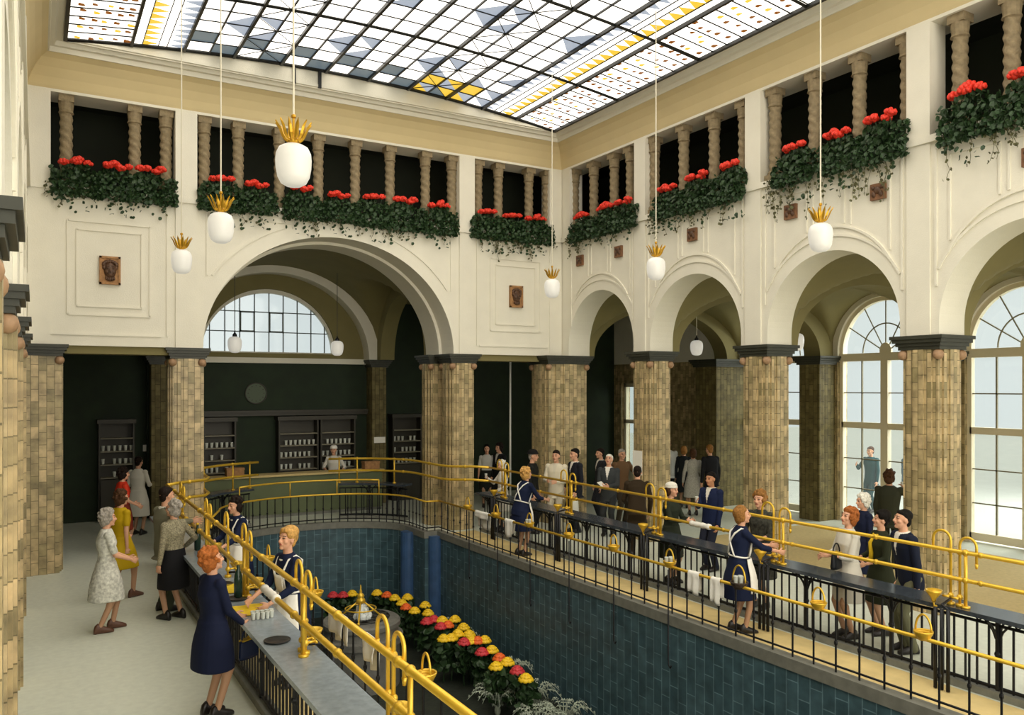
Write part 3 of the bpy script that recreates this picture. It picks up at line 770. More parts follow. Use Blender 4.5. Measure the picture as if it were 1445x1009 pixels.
for s in (-1, 1):
    path(FA, [(AXC+s*2.55, 5.3), (AXC+s*2.55, 6.44), (AXC+s*.95, 6.44)])
    pts = [(AXC+s*2.9*math.cos(a), ZC+2.62*math.sin(a)) for a in [math.radians(32+i*4) for i in range(10)]]
    path(FA, pts)
def side_lines(P, which):
    for i, (uc, hw) in enumerate(ARCH_B[:4]):
        e1 = (YA-.36) if i == 0 else PIERS[i-1]-.2; e0 = PIERS[i]+.2
        path(P, [(e0+.06, 4.6), (e0+.06, 6.52), (e1-.06, 6.52), (e1-.06, 4.6)])
        ring(P, uc, hw+.16, ZC+.3, 1.36, e0+.08, e1-.08, 6.4)
        ring(P, uc, hw+.05, ZC+.42, 1.38, e0+.2, e1-.2, 6.4, d=.027)
        for a, b_ in ((uc-1.1, uc-.42), (uc-.3, uc+.3), (uc+.42, uc+1.1)):
            za = [ZC+.46+1.36*math.sqrt(max(0, 1-((t-uc)/(hw+.1))**2)) for t in (a, b_)]
            path(P, [(a, za[0]+.03), (a, 6.4), (b_, 6.4), (b_, za[1]+.03)], t=.03, d=.017)
    for u in PIERS[:5]: wbox(mb, P, u-.18, -.03, ZC, u+.18, .001, ZS)
side_lines(FB, 0); side_lines(FL, 0)
struct('trim_3', mb, M['plaster'])

# cove and cornice under the glass roof
prof = [(-.02, ZS), (.02, 8.42), (.06, 8.55), (.13, 8.70), (.22, 8.83), (.31, 8.90), (.335, 8.90), (.345, 8.985), (.41, 8.99), (.44, 9.06), (.53, 9.065), (.54, 9.07), (.54, 9.12), (-.02, 9.12)]
def sweep_u(prof, name, m, close=True):
    mb = MB(); rows = []
    for p, z in prof:
        rows.append([(XB-p, YS, z), (XB-p, YA-p, z), (XL+p, YA-p, z), (XL+p, YS, z)])
    for r0, r1 in zip(rows, rows[1:]+([rows[0]] if close else [])):
        for i in range(3): mb.quad(r0[i], r0[i+1], r1[i+1], r1[i])
    return struct(name, mb, m)
sweep_u(prof[:6]+[(-.02, 8.90)], 'trim_4', M['plaster_cove']); sweep_u([(-.02, 8.89)]+prof[5:], 'trim_5', M['plaster'])
# sill band under the gallery
mb = MB()
for P, a, b_ in ((FA, XL+.001, XB-.001), (FB, YS, YA-.001), (FL, YS, YA-.001)): wbox(mb, P, a, -.06, ZI-.1, b_, .34, ZI)
struct('trim_6', mb, M['plaster'])
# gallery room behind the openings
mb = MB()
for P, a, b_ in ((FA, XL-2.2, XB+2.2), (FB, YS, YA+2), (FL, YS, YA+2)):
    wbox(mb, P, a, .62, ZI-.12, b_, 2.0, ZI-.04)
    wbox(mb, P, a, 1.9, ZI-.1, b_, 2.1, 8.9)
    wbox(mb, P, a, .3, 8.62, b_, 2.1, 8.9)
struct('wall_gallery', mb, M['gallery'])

# ---------------------------------------------------------------- tiled pillars
def fluted(u0, u1, w0, w1, s=.045):
    """stepped section: each face carries a raised middle band"""
    def face(a, b_):
        return [a, a+(b_-a)*.16, a+(b_-a)*.36, a+(b_-a)*.64, a+(b_-a)*.84, b_]
    U, W = face(u0, u1), face(w0, w1)
    lv = [0, 0, s, 0, 0, 0]
    pts = []
    def side(vals, fn):
        a = vals
        for i, (p, q) in enumerate(zip(a, a[1:])):
            o_ = (0, s*.7, s*1.3, s*.7, 0)[i]
            pts.append(fn(p, o_)); pts.append(fn(q, o_))
    side(U, lambda u, o_: (u, w0-o_)); side(W, lambda w, o_: (u1+o_, w))
    side(U[::-1], lambda u, o_: (u, w1+o_)); side(W[::-1], lambda w, o_: (u0-o_, w))
    out = []
    for p in pts:
        if not out or math.dist(p, out[-1]) > 1e-5: out.append(p)
    return out
def pillar(P, u0, u1, w0, w1, label, m=None, knobs=True, zt=ZC, name='pillar', s=.045):
    c = P((u0+u1)/2, (w0+w1)/2, 0)
    e = empty(name, c)
    mb = MB(); poly = [P(u, w, 0)[:2] for u, w in fluted(u0, u1, w0, w1, s)]
    mb.prism([(x-c[0], y-c[1]) for x, y in poly], 0, zt-.2)
    build('shaft', mb, m or M['tile'], e, uv=True)
    mb = MB()
    for o_, za, zb in ((.05, zt-.2, zt-.15), (.075, zt-.15, zt-.1), (.11, zt-.1, zt-.05), (.135, zt-.05, zt)):
        q = [P(u, w, 0) for u, w in ((u0-o_, w0-o_), (u1+o_, w0-o_), (u1+o_, w1+o_), (u0-o_, w1+o_))]
        mb.prism([(a-c[0], b_-c[1]) for a, b_, _ in q], za, zb)
    build('capital', mb, M['cap'], e)
    if knobs:
        for u, w in ((u0, w0), (u1, w0), (u1, w1), (u0, w1)):
            p = P(u+(.0 if u == u0 else 0), w, 0)
            mb = MB(); mb.ball((p[0]-c[0], p[1]-c[1], zt-.27), (.075, .075, .075), 12, 8)
            build('knob', mb, M['knob'], e, smooth=True)
    tag(e, label, 'pillar', 'tiled pillars of the hall')
    return e
pillar(FA, 7.95, 8.48, .06, .60, 'tan tiled pillar right of the large arch, front one of the pair')
pillar(FA, 7.80, 8.36, .88, 1.40, 'tan tiled pillar right of the large arch, rear one of the pair')
pillar(FA, 2.18, 2.70, .06, .60, 'tan tiled pillar left of the large arch, front one of the pair')
pillar(FA, 2.30, 2.84, .88, 1.40, 'tan tiled pillar left of the large arch, rear one of the pair')
pillar(FA, 10.28, 11.35, -.26, .5, 'wide tan tiled corner pillar where the two arcades meet')
pillar(FA, XL-.6, .34, -.26, .5, 'tiled corner pillar at the far left end of the hall')
names = ['first', 'second', 'third', 'fourth', 'fifth']
for i, u in enumerate(PIERS[:5]):
    pillar(FB, u-.27, u+.27, .03, .57, 'tan tiled pillar of the side arcade, %s one from the hall corner' % names[i])
for i, u in enumerate(PIERS[:5]):
    pillar(FL, u-.27, u+.27, .03, .57, 'tan tiled pillar in the arcade opposite, %s one from its far corner' % names[i])
# lintels over the flat openings beside the large arch
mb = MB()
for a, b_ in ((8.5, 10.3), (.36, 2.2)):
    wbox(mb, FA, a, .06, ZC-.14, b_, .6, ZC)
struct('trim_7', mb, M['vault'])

# ---------------------------------------------------------------- aisles behind the arcades
XE, YN = 16.5, 21.9                                     # outer walls of the aisles
def FT(y): return lambda u, w, z: (u, y+w, z)
def FX(x): return lambda u, w, z: (x+w, u, z)
def groin(name, x0, x1, y0, y1, rx, ry, hx=None, hy=None, z0=ZC, n=36):
    """x-span curve rises rx, y-span curve rises ry"""
    cx_, cy_ = (x0+x1)/2, (y0+y1)/2; hx = hx or (x1-x0)/2; hy = hy or (y1-y0)/2
    mb = MB(); vs = []
    for j in range(n+1):
        for i in range(n+1):
            x = x0+(x1-x0)*i/n; y = y0+(y1-y0)*j/n
            a = rx*math.sqrt(max(0, 1-((x-cx_)/hx)**2)); b_ = ry*math.sqrt(max(0, 1-((y-cy_)/hy)**2))
            vs.append((x, y, z0+max(a, b_)))
    k = n+1
    mb.add(vs, [(j*k+i, j*k+i+1, (j+1)*k+i+1, (j+1)*k+i) for j in range(n) for i in range(n)])
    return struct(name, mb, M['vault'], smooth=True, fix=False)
edges = [YA] + PIERS
for i, (uc, hw) in enumerate(ARCH_B):
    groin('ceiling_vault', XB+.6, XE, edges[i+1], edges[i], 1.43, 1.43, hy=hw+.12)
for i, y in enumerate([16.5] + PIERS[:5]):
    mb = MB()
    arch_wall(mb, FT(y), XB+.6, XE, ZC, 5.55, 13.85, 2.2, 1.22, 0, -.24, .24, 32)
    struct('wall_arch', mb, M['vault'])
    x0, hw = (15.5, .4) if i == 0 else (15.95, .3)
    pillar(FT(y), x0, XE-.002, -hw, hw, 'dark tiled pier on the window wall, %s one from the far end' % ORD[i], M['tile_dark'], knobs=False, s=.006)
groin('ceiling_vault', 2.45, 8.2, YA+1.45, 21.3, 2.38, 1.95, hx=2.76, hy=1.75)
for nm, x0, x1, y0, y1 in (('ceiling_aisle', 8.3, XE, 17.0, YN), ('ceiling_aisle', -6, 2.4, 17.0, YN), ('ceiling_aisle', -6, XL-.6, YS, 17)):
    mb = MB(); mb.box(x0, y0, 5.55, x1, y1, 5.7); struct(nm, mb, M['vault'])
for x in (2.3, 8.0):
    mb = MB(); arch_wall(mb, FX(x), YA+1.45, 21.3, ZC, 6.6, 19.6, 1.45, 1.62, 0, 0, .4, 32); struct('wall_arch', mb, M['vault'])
# far wall with the lunette
mb = MB()
arch_wall(mb, FT(21.3), 2.3, 8.4, ZC, 6.6, 5.3, 2.48, 2.2, 0, 0, .45, 40)
struct('wall_far', mb, M['plaster'])
mb = MB()
arch_wall(mb, FT(21.75), 2.3, 8.4, ZC, 6.6, 5.25, 1.78, 1.82, 0, 0, .35, 40)
wbox(mb, FT(21.75), 3.3, -.1, ZC, 7.2, .3, ZC+.14)
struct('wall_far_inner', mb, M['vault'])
mb = MB()
mb.box(-6, YN, 0, 2.31, YN+.3, 6.6); mb.box(8.39, YN, 0, XE+.4, YN+.3, 6.6)
mb.box(2.3, 21.75, 0, 8.4, YN+.3, ZC-.001)
struct('wall_far_lower', mb, M['green_wall'])
mb = MB(); mb.box(2.3, 21.62, ZC-.12, 8.4, 21.76, ZC+.02)
struct('trim_8', mb, M['plaster'])
for x, lb in ((7.86, 'right'), (2.35, 'left')):
    pillar(FT(21.3), x, x+.4, 0, .44, 'slim dark pier under the far lunette, %s one' % lb, M['tile_dark'], knobs=False, s=.006)
# outer wall of the window aisle, opened for each arched window
mb = MB(); lower = MB()
WIN = [(c, 1.2) for c, _ in ARCH_B]
ed = [16.9] + PIERS
for i, (uc, hw) in enumerate(WIN):
    arch_wall(mb, FB2 if False else FX(XE), ed[i+1], ed[i], ZC, 6.0, uc, hw, 1.33, .1, 0, .35, 32)
    wbox(lower, FX(XE), ed[i+1], 0, 0, uc-hw, .35, ZC-.002); wbox(lower, FX(XE), uc+hw, 0, 0, ed[i], .35, ZC-.002)
wbox(mb, FX(XE), 16.9, 0, ZC, YN, .35, 6.0)
struct('wall_outer', mb, M['plaster'])
wbox(lower, FX(XE), 16.9, 0, 0, 20.5, .35, ZC-.002); wbox(lower, FX(XE), 21.5, 0, 0, YN, .35, ZC-.002)
wbox(lower, FX(XE), 20.5, 0, 3.3, 21.5, .35, ZC-.002)
struct('wall_outer_lower', lower, M['tile'], uv=True)
mb = MB(); mb.box(-6, YS, 0, -5.7, 22.2, 6); struct('wall_aisle', mb, M['tile_dark'], uv=True)

# ---------------------------------------------------------------- windows
def window(n, P, uc, hw, zc, rise, stilt):
    e = empty('window_%d' % n, P(uc, .15, 0)); e['kind'] = 'structure'
    off = Vector(P(uc, .15, 0))
    def part(name, mb, m):
        mb.v = [tuple(Vector(v)-off) for v in mb.v]
        return build(name, mb, m, e)
    mb = MB()                                           # arched outer frame
    c_out = [(uc-hw, .04)]+arch_curve(uc, hw, zc, rise, stilt, 32)+[(uc+hw, .04)]
    c_in = [(uc-hw+.09, .04)]+arch_curve(uc, hw-.09, zc, rise-.09, stilt, 32)+[(uc+hw-.09, .04)]
    for i in range(len(c_out)-1):
        for w in (.08, .2):
            mb.quad(P(c_out[i][0], w, c_out[i][1]), P(c_out[i+1][0], w, c_out[i+1][1]), P(c_in[i+1][0], w, c_in[i+1][1]), P(c_in[i][0], w, c_in[i][1]))
        mb.quad(P(c_in[i][0], .08, c_in[i][1]), P(c_in[i+1][0], .08, c_in[i+1][1]), P(c_in[i+1][0], .2, c_in[i+1][1]), P(c_in[i][0], .2, c_in[i][1]))
    part('frame', mb, M['frame'])
    mb = MB(); wbox(mb, P, uc-hw, .05, zc-.13, uc+hw, .22, zc+.05); part('transom', mb, M['frame'])
    mb = MB(); wbox(mb, P, uc-.09, .07, .04, uc+.09, .2, zc-.13); part('mullion', mb, M['frame'])
    mb = MB()
    for z0, z1 in ((2.22, 2.36), (.04, .2)): wbox(mb, P, uc-hw+.05, .08, z0, uc+hw-.05, .2, z1)
    part('rail', mb, M['frame'])
    mb = MB()
    for u in (uc-.62, uc+.62): wbox(mb, P, u-.015, .12, .1, u+.015, .16, zc-.1)
    for z in (3.05, 1.5, .8): wbox(mb, P, uc-hw+.06, .12, z-.012, uc+hw-.06, .16, z+.012)
    part('glazing_bar', mb, M['frame_thin'])
    mb = MB()
    for k in range(1, 6):
        a = PI*k/6; r = hw-.05
        mb.tube([P(uc+.1*math.cos(a), .14, zc+.06+.1*math.sin(a)), P(uc+r*math.cos(a), .14, zc+stilt+(rise-stilt-.05)*math.sin(a))], .016, 6)
    mb.tube([P(uc+.6*math.cos(PI*i/20), .14, zc+.06+.66*math.sin(PI*i/20)) for i in range(21)], .016, 6)
    part('fan_bar', mb, M['frame_thin'])
    mb = MB(); mb.lathe([(0.001, -.03), (.15, -.03), (.15, .03), (.001, .03)], (0, 0, 0), 16)
    mb.v = [P(uc+x, .14+z*.8, zc+.1+y*1.2) for x, y, z in mb.v]; part('fan_hub', mb, M['frame'])
    mb = MB()
    mb.add([P(u, .15, z) for u, z in c_in], [tuple(range(len(c_in)))])
    part('pane', mb, M['pane'])
for i, (uc, hw) in enumerate(WIN): window(i+1, FX(XE), uc, hw, ZC, 1.33, .1)
# lunette in the far wall
e = empty('window_6', (5.25, 21.95, 0)); e['kind'] = 'structure'
Pl = lambda u, w, z: (u, w, z)
mb = MB(); cu = arch_curve(0, 1.78, 4.06, 1.68, 0, 40); ci = arch_curve(0, 1.68, 4.06, 1.58, 0, 40)
for i in range(40):
    for w in (-.1, .06): mb.quad(Pl(cu[i][0], w, cu[i][1]), Pl(cu[i+1][0], w, cu[i+1][1]), Pl(ci[i+1][0], w, ci[i+1][1]), Pl(ci[i][0], w, ci[i][1]))
    mb.quad(Pl(ci[i][0], -.1, ci[i][1]), Pl(ci[i+1][0], -.1, ci[i+1][1]), Pl(ci[i+1][0], .06, ci[i+1][1]), Pl(ci[i][0], .06, ci[i][1]))
mb.box(-1.78, -.1, 4.0, 1.78, .06, 4.1)
build('frame', mb, M['plaster'], e)
mb = MB()
def lz(u): return 4.06+1.6*math.sqrt(max(0, 1-(u/1.7)**2))
for k in range(-4, 5):
    u = k*.37; mb.box(u-.012, -.03, 4.08, u+.012, .0, lz(u))
for z in (4.62, 5.14):
    w = 1.66*math.sqrt(1-((z-4.06)/1.6)**2); mb.box(-w, -.03, z-.012, w, 0, z+.012)
build('glazing_bar', mb, M['frame_iron'], e)
for k in (-2, 0):                                       # the two small opening casements
    mb = MB(); u0, u1 = k*.37-.37+.37, k*.37+.37
    for a in ((u0, 4.62, u0+.03, 5.14), (u1-.03, 4.62, u1, 5.14), (u0, 4.62, u1, 4.65), (u0, 5.11, u1, 5.14)): mb.box(a[0], -.06, a[1], a[2], -.02, a[3])
    build('casement', mb, M['frame_iron'], e)
mb = MB(); mb.add([(u, .02, z) for u, z in ci], [tuple(range(len(ci)))]); build('pane', mb, M['pane_blue'], e)
# slim light door in the corner
e = empty('door_1', (XE+.15, 21.0, 0)); e['kind'] = 'structure'
mb = MB(); 
for a in ((-.5, 0, -.38, 3.3), (.38, 0, .5, 3.3), (-.5, 3.18, .5, 3.3), (-.5, 2.0, .5, 2.12), (-.5, 0, .5, .5)): mb.box(-.06, a[0], a[1], .06, a[2], a[3])
build('frame', mb, M['frame'], e)
mb = MB(); mb.box(-.01, -.4, .4, .01, .4, 3.2); build('pane', mb, M['pane'], e)
# world outside the windows
mb = MB(); mb.box(XE+.36, -12, -.3, 60, 45, -.02); o = struct('ground_outside', mb, M['ground'])
mb = MB(); mb.box(-20, 22.3, -.3, XE+.3, 60, -.02); struct('ground_outside', mb, M['ground'])

# ---------------------------------------------------------------- stained glass roof
GX0, GX1, GZ, GR = XL+.54, XB-.54, 9.08, .34
def gz(x): return GZ+GR*(1-((x-5.33)/(GX1-5.33))**2)
mid = [2.29+i*(8.37-2.29)/7 for i in range(8)]
mains = [GX0, 1.43] + mid + [9.23, GX1]
YG = YA-.54
RS = .48
NR = 38
names_g = ['g_white', 'g_slate', 'g_grey', 'g_yellow', 'g_amber']
glass = MB()
def g3(pts, mi): glass.add([(x, y, gz(x)) for x, y in pts], [tuple(range(len(pts)))], mi)
rg = random.Random(3)
for c in range(7):
    for h_ in range(2):
        x0 = mid[c]+(mid[c+1]-mid[c])*h_/2; x1 = mid[c]+(mid[c+1]-mid[c])*(h_+1)/2; col = c*2+h_
        for r in range(NR):
            y1 = YG-r*RS; y0 = y1-RS; xm, ym = (x0+x1)/2, (y0+y1)/2
            right = (x0 > 6.3)
            if r < 2 and not right:
                g3([(x0, y0), (x1, y0), (x1, y1), (x0, y1)], 1 if (col+r) % 2 else 0); continue
            if right and r < 3:
                k = col % 2
                a, b_ = (((2, 3), (3, 1)), ((3, 3), (3, 2)), ((0, 2), (0, 0)))[r][k]
                if x0 > 7.9 or x0 < 6.6: a, b_ = (2, 0) if r < 2 else (0, 0)
                g3([(x0, y0), (x1, y0), (x1, y1)], a); g3([(x0, y0), (x1, y1), (x0, y1)], b_); continue
            if (r % 5 == 2 or r % 5 == 3) and col % 4 in (1, 2):
                up = (r % 5 == 2) == (col % 4 == 1)
                t = [(x0, y0), (x1, y0), (x1, y1), (x0, y1)]
                if up: g3([t[0], t[1], t[2]], 2); g3([t[0], t[2], t[3]], 0)
                else: g3([t[0], t[1], t[3]], 0); g3([t[1], t[2], t[3]], 2)
                continue
            g3([(x0, y0), (x1, y0), (x1, y1), (x0, y1)], 0)
def tri_band(xa, xb, mi, flip):
    """zigzag of triangles running along the roof"""
    st = .24
    for r in range(int(NR*RS/st)):
        y1 = YG-r*st; y0 = y1-st; ym = (y0+y1)/2
        a, b_ = (xa, xb) if not flip else (xb, xa)
        g3([(a, y0), (b_, ym), (a, y1)], mi)
        g3([(a, y0), (b_, y0), (b_, ym)], 0); g3([(a, y1), (b_, ym), (b_, y1)], 0)
for s in (0, 1):
    m_ = (lambda x: x) if s == 0 else (lambda x: 2*5.33-x)
    tri_band(m_(8.37), m_(8.66), 2, False); 
    for r in range(NR): g3([(m_(8.66), YG-(r+1)*RS), (m_(8.8), YG-(r+1)*RS), (m_(8.8), YG-r*RS), (m_(8.66), YG-r*RS)], 0)
    tri_band(m_(8.8), m_(9.06), 3, True)
    for r in range(NR): g3([(m_(9.06), YG-(r+1)*RS), (m_(9.23), YG-(r+1)*RS), (m_(9.23), YG-r*RS), (m_(9.06), YG-r*RS)], 0)
    for r in range(int(NR*RS/.345)):
        g3([(m_(9.23), YG-(r+1)*.345), (m_(GX1 if s == 0 else GX1), YG-(r+1)*.345), (m_(GX1), YG-r*.345), (m_(9.23), YG-r*.345)], 0)
        for k in range(5):                              # little amber leaves set in the glass
            x = m_(9.32+.19*k+rg.uniform(-.04, .04)); y = YG-(r+.5)*.345+rg.uniform(-.08, .08); rr = rg.uniform(.062, .085)
            mi = 4 if rg.random() < .75 else 3
            glass.add([(x+rr*math.cos(a)*(1.0), y+rr*.8*math.sin(a), gz(x)-.006) for a in [2*PI*i/7 for i in range(7)]], [tuple(range(7))], mi)
cr = struct('ceiling', glass, [M[k] for k in names_g], fix=False)
for p in cr.data.polygons:
    pass
mb = MB()
def ybar(x, w, h_): mb.box(x-w/2, YG-NR*RS, gz(x)-h_, x+w/2, YG, gz(x)+.01)
for x in mains[1:-1]: ybar(x, .05, .06)
for c in range(7): ybar((mid[c]+mid[c+1])/2, .026, .03)
for s in (0, 1):
    for x in (8.66, 8.8, 9.06): ybar(x if s == 0 else 2*5.33-x, .014, .015)
def xbar(y, xa, xb, r):
    k = max(2, int((xb-xa)/.4))
    mb.tube([(xa+(xb-xa)*i/k, y, gz(xa+(xb-xa)*i/k)-r*.6) for i in range(k+1)], r, 4)
for r in range(NR+1): xbar(YG-r*RS, mid[0], mid[-1], .013)
for r in range(0, NR+1, 5): xbar(YG-r*RS, GX0, GX1, .032)
for r in range(int(NR*RS/.345)):
    xbar(YG-r*.345, 9.23, GX1, .014); xbar(YG-r*.345, GX0, 1.43, .014)
for r in range(NR):
    if r % 2 == 0:
        for x0, x1 in ((mid[5], mid[6]), (mid[1], mid[2])):
            y = YG-r*RS
            mb.tube([(x0, y, gz(x0)-.012), (x1, y-2*RS, gz(x1)-.012)], .009, 4); mb.tube([(x1, y, gz(x1)-.012), (x0, y-2*RS, gz(x0)-.012)], .009, 4)
for x, s in ((GX1, -1), (GX0, 1)): mb.box(min(x, x+s*.06), YG-NR*RS, gz(x)-.05, max(x, x+s*.06), YG, gz(x)+.05)
mb.tube([(GX0+(GX1-GX0)*i/30, YG, gz(GX0+(GX1-GX0)*i/30)) for i in range(31)], .05, 6)
struct('ceiling_bars', mb, M['darkglass'])
mb = MB()                                               # plaster strip closing the arch of the roof at the far end
for i in range(30):
    xa, xb = GX0+(GX1-GX0)*i/30, GX0+(GX1-GX0)*(i+1)/30
    mb.quad((xa, YG+.03, 9.04), (xb, YG+.03, 9.04), (xb, YG+.03, gz(xb)+.1), (xa, YG+.03, gz(xa)+.1))
struct('trim_9', mb, M['plaster'], fix=False)
mb = MB()
for x in (4.28, 4.78): mb.box(x-.03, YG-.02, 9.05, x+.03, YG+.02, gz(x))
struct('trim_10', mb, M['darkglass'])

# ---------------------------------------------------------------- gallery colonnettes
def make_colonnette(loc):
    e = empty('colonnette', loc)
    mb = MB(); mb.cbox((0, 0, .06), (.26, .26, .12)); mb.lathe([(.125, .12), (.13, .16), (.1, .2)], n=14); build('base', mb, M['colonnette'], e)
    mb = MB(); n, k = 16, 60; vs = []
    for i in range(k+1):
        z = .2+1.1*i/k
        for j in range(n):
            a = 2*PI*j/n; r = .098+.011*math.cos(a*3+z*42)
            vs.append((r*math.cos(a), r*math.sin(a), z))
    mb.add(vs, [(i*n+j, i*n+(j+1) % n, (i+1)*n+(j+1) % n, (i+1)*n+j) for i in range(k) for j in range(n)])
    build('shaft', mb, M['colonnette'], e, smooth=True)
    mb = MB(); mb.lathe([(.1, 1.28), (.125, 1.3), (.108, 1.34), (.12, 1.42), (.125, 1.5)], n=14); mb.cbox((0, 0, 1.545), (.24, .24, .12)); build('capital', mb, M['colonnette'], e)
    return e
def at_Y(x, Yv): t = (x-CXP)/F_PX; return Yv*(SY+t*CY)/(CY-t*SY)
def at_X(x, Xv): t = (x-CXP)/F_PX; return Xv*(CY-t*SY)/(SY+t*CY)
PA = [[190, 234], [288, 336, 394, 449, 501, 550, 600, 637], [674, 703, 746, 771]]
BAYN = ['left bay of the far gallery', 'wide middle bay of the far gallery', 'right bay of the far gallery']
proto = None
def colon(x, y, label):
    global proto
    if proto is None: proto = make_colonnette((x, y, ZI)); o = proto
    else: o = copy_tree(proto); o.location = (x, y, ZI)
    tag(o, label, 'column', 'carved colonnettes of the gallery')
colonA = []
for b_, l in enumerate(PA):
    xs = [at_Y(p, YA+.17) for p in l]
    if b_ == 0: xs = [.45] + xs
    colonA.append(xs)
    for i, x in enumerate(xs): colon(x, YA+.17, 'carved stone colonnette in the %s, %s from the left' % (BAYN[b_], ORD[i]))
PB = [[811, 838, 867, 890], [924, 965, 1008, 1050], [1094, 1150, 1213, 1281]]
colonB = []
for b_, l in enumerate(PB+[None]):
    ys = [at_X(p, XB+.17) for p in l] if l else [PIERS[2]-.5, PIERS[2]-1.2, PIERS[2]-1.9, PIERS[2]-2.6]
    colonB.append(ys)
    for i, y in enumerate(ys): colon(XB+.17, y, 'carved colonnette in the %s bay of the side gallery, %s from the hall corner' % (ORD[b_], ORD[i]))

# ---------------------------------------------------------------- pendant lamps
def make_lamp(loc, top, dark=False, crown=True):
    e = empty('pendant_lamp', loc); h_ = top-loc[2]
    mb = MB(); mb.cyl((0, 0, .2), (0, 0, h_), .009, n=8); build('cord', mb, M['cord_dark' if dark else 'cord'], e)
    mb = MB(); mb.lathe([(.02, -.185), (.066, -.18), (.108, -.155), (.134, -.105), (.148, -.03), (.152, .04), (.146, .1), (.122, .148), (.075, .174), (.03, .18)], n=24)
    build('globe', mb, M['globe'], e, smooth=True)
    if crown:
        mb = MB(); mb.lathe([(.03, .18), (.045, .2), (.05, .22), (.03, .24), (.012, .26), (.01, .4), (.022, .41), (.02, .43), (.005, .44)], n=12)
        for k in range(12):                             # ring of gilded leaves
            a = 2*PI*k/12; ca, sa = math.cos(a), math.sin(a); vs = []; fs = []
            P6 = [(.045, .205, .009), (.072, .222, .015), (.096, .26, .018), (.12, .32, .016), (.15, .37, .002)]
            for r, z, w in P6:
                vs += [(r*ca-w*sa, r*sa+w*ca, z), (r*ca+w*sa, r*sa-w*ca, z), ((r+.008)*ca, (r+.008)*sa, z-.008)]
            for i in range(4):
                q = i*3
                fs += [(q, q+3, q+4, q+1), (q, q+2, q+5, q+3), (q+1, q+4, q+5, q+2)]
            mb.add(vs, fs)
        build('crown', mb, M['gold'], e)
    else:
        mb = MB(); mb.lathe([(.05, .17), (.05, .22), (.02, .26), (.01, .3)], n=12); build('cap', mb, M['iron'], e)
    return e
lamp_lab = {}
p0 = None
for x, ys, lab in ((1.9, (7.07, 10.3, 13.4), 'left'), (8.6, (7.07, 10.3, 13.4), 'right')):
    for i, y in enumerate(ys):
        o = make_lamp((x, y, 5.1), gz(x)-.02)
        tag(o, 'white opal globe lamp with gilded leaf crown in the %s row, %s' % (lab, ('nearest and biggest one', 'middle one', 'farthest one')[i]), 'lamp', 'globe lamps with gilded crowns')
for (x, y, top, dk, lb) in ((3.8, 19.0, 5.9, 1, 'small opal globe lamp on dark cord before the far lunette, left one'), (6.3, 19.5, 5.95, 1, 'small opal globe lamp on dark cord by the right edge of the far lunette'),
                        (13.7, 14.9, 5.35, 0, 'small opal globe lamp hanging under the vault behind the middle side arch'), (13.7, 11.87, 5.35, 0, 'small opal globe lamp hanging before the right arched window')):
    o = make_lamp((x, y, 4.13), top, bool(dk), False); o.scale = (1, 1, 1)
    tag(o, lb, 'lamp', 'globe lamps under the vaults')

# ---------------------------------------------------------------- reliefs on the plaster
def mask(cx_, label):
    e = empty('mask_relief', (cx_, YA, 5.27))
    mb = MB(); mb.box(-.17, -.05, -.25, .17, .0, .25)
    for a in ((-.17, -.25, .17, -.215), (-.17, .215, .17, .25), (-.17, -.25, -.135, .25), (.135, -.25, .17, .25)): mb.box(a[0], -.07, a[1], a[2], -.04, a[3])
    build('plaque', mb, M['terracotta'], e)
    mb = MB()
    mb.ball((0, -.05, .0), (.1, .07, .15), 14, 10); mb.ball((0, -.12, -.01), (.02, .03, .04), 8, 6)
    for s in (-1, 1):
        mb.ball((s*.042, -.105, .04), (.024, .02, .014), 8, 6); mb.ball((s*.045, -.1, .075), (.035, .02, .012), 8, 6); mb.ball((s*.05, -.09, -.03), (.03, .03, .035), 8, 6)
        mb.ball((s*.095, -.06, .05), (.03, .03, .05), 8, 6)
    mb.ball((0, -.1, -.065), (.045, .02, .012), 8, 6); mb.ball((0, -.1, -.09), (.03, .02, .012), 8, 6)
    for k in range(9):
        a = PI*k/8; mb.ball((.1*math.cos(a), -.06, .1+.06*math.sin(a)), .035, 8, 6)
    for k in range(5): mb.ball((-.06+.03*k, -.07, -.14-.02*math.sin(PI*k/4)), (.022, .03, .04), 8, 6)
    build('face', mb, M['bronze'], e, smooth=True)
    tag(e, label, 'relief', 'mask plaques on the plaster')
mask(9.53, 'terracotta plaque with a bearded mask, right of the large arch')
mask(1.13, 'terracotta plaque with a mask face, left of the large arch')
M['relief_dark'] = mat('dark_terracotta', '#7b5538', .7, noise=.25, nscale=18)
def relief_tile(y, label):
    e = empty('relief_tile', (XB, y, 6.1)); mb = MB()
    mb.box(-.05, -.125, -.12, 0, .125, .12); build('frame', mb, M['relief_dark'], e)
    mb = MB()
    mb.ball((-.05, 0, .02), (.03, .06, .06), 10, 8); 
    for s in (-1, 1): mb.ball((-.05, s*.06, -.04), (.025, .035, .05), 8, 6); mb.ball((-.05, s*.075, .06), (.02, .03, .03), 8, 6)
    build('ornament', mb, M['bronze'], e, smooth=True)
    tag(e, label, 'relief', 'small square reliefs on the side wall')
for y, lb in ((15.62, 'above the first side arch, nearer the corner'), (14.16, 'above the first side arch, beside the pilaster'), (11.85, 'above the crown of the second side arch'),
              (9.47, 'above the third side arch, on its left'), (7.82, 'above the third side arch, on its right'), (5.62, 'above the fourth side arch')):
    relief_tile(y, 'small square terracotta relief ' + lb)

# ---------------------------------------------------------------- light
w = bpy.data.worlds.new('World'); SC.world = w; w.use_nodes = True
nt = w.node_tree; bg = nt.nodes['Background']
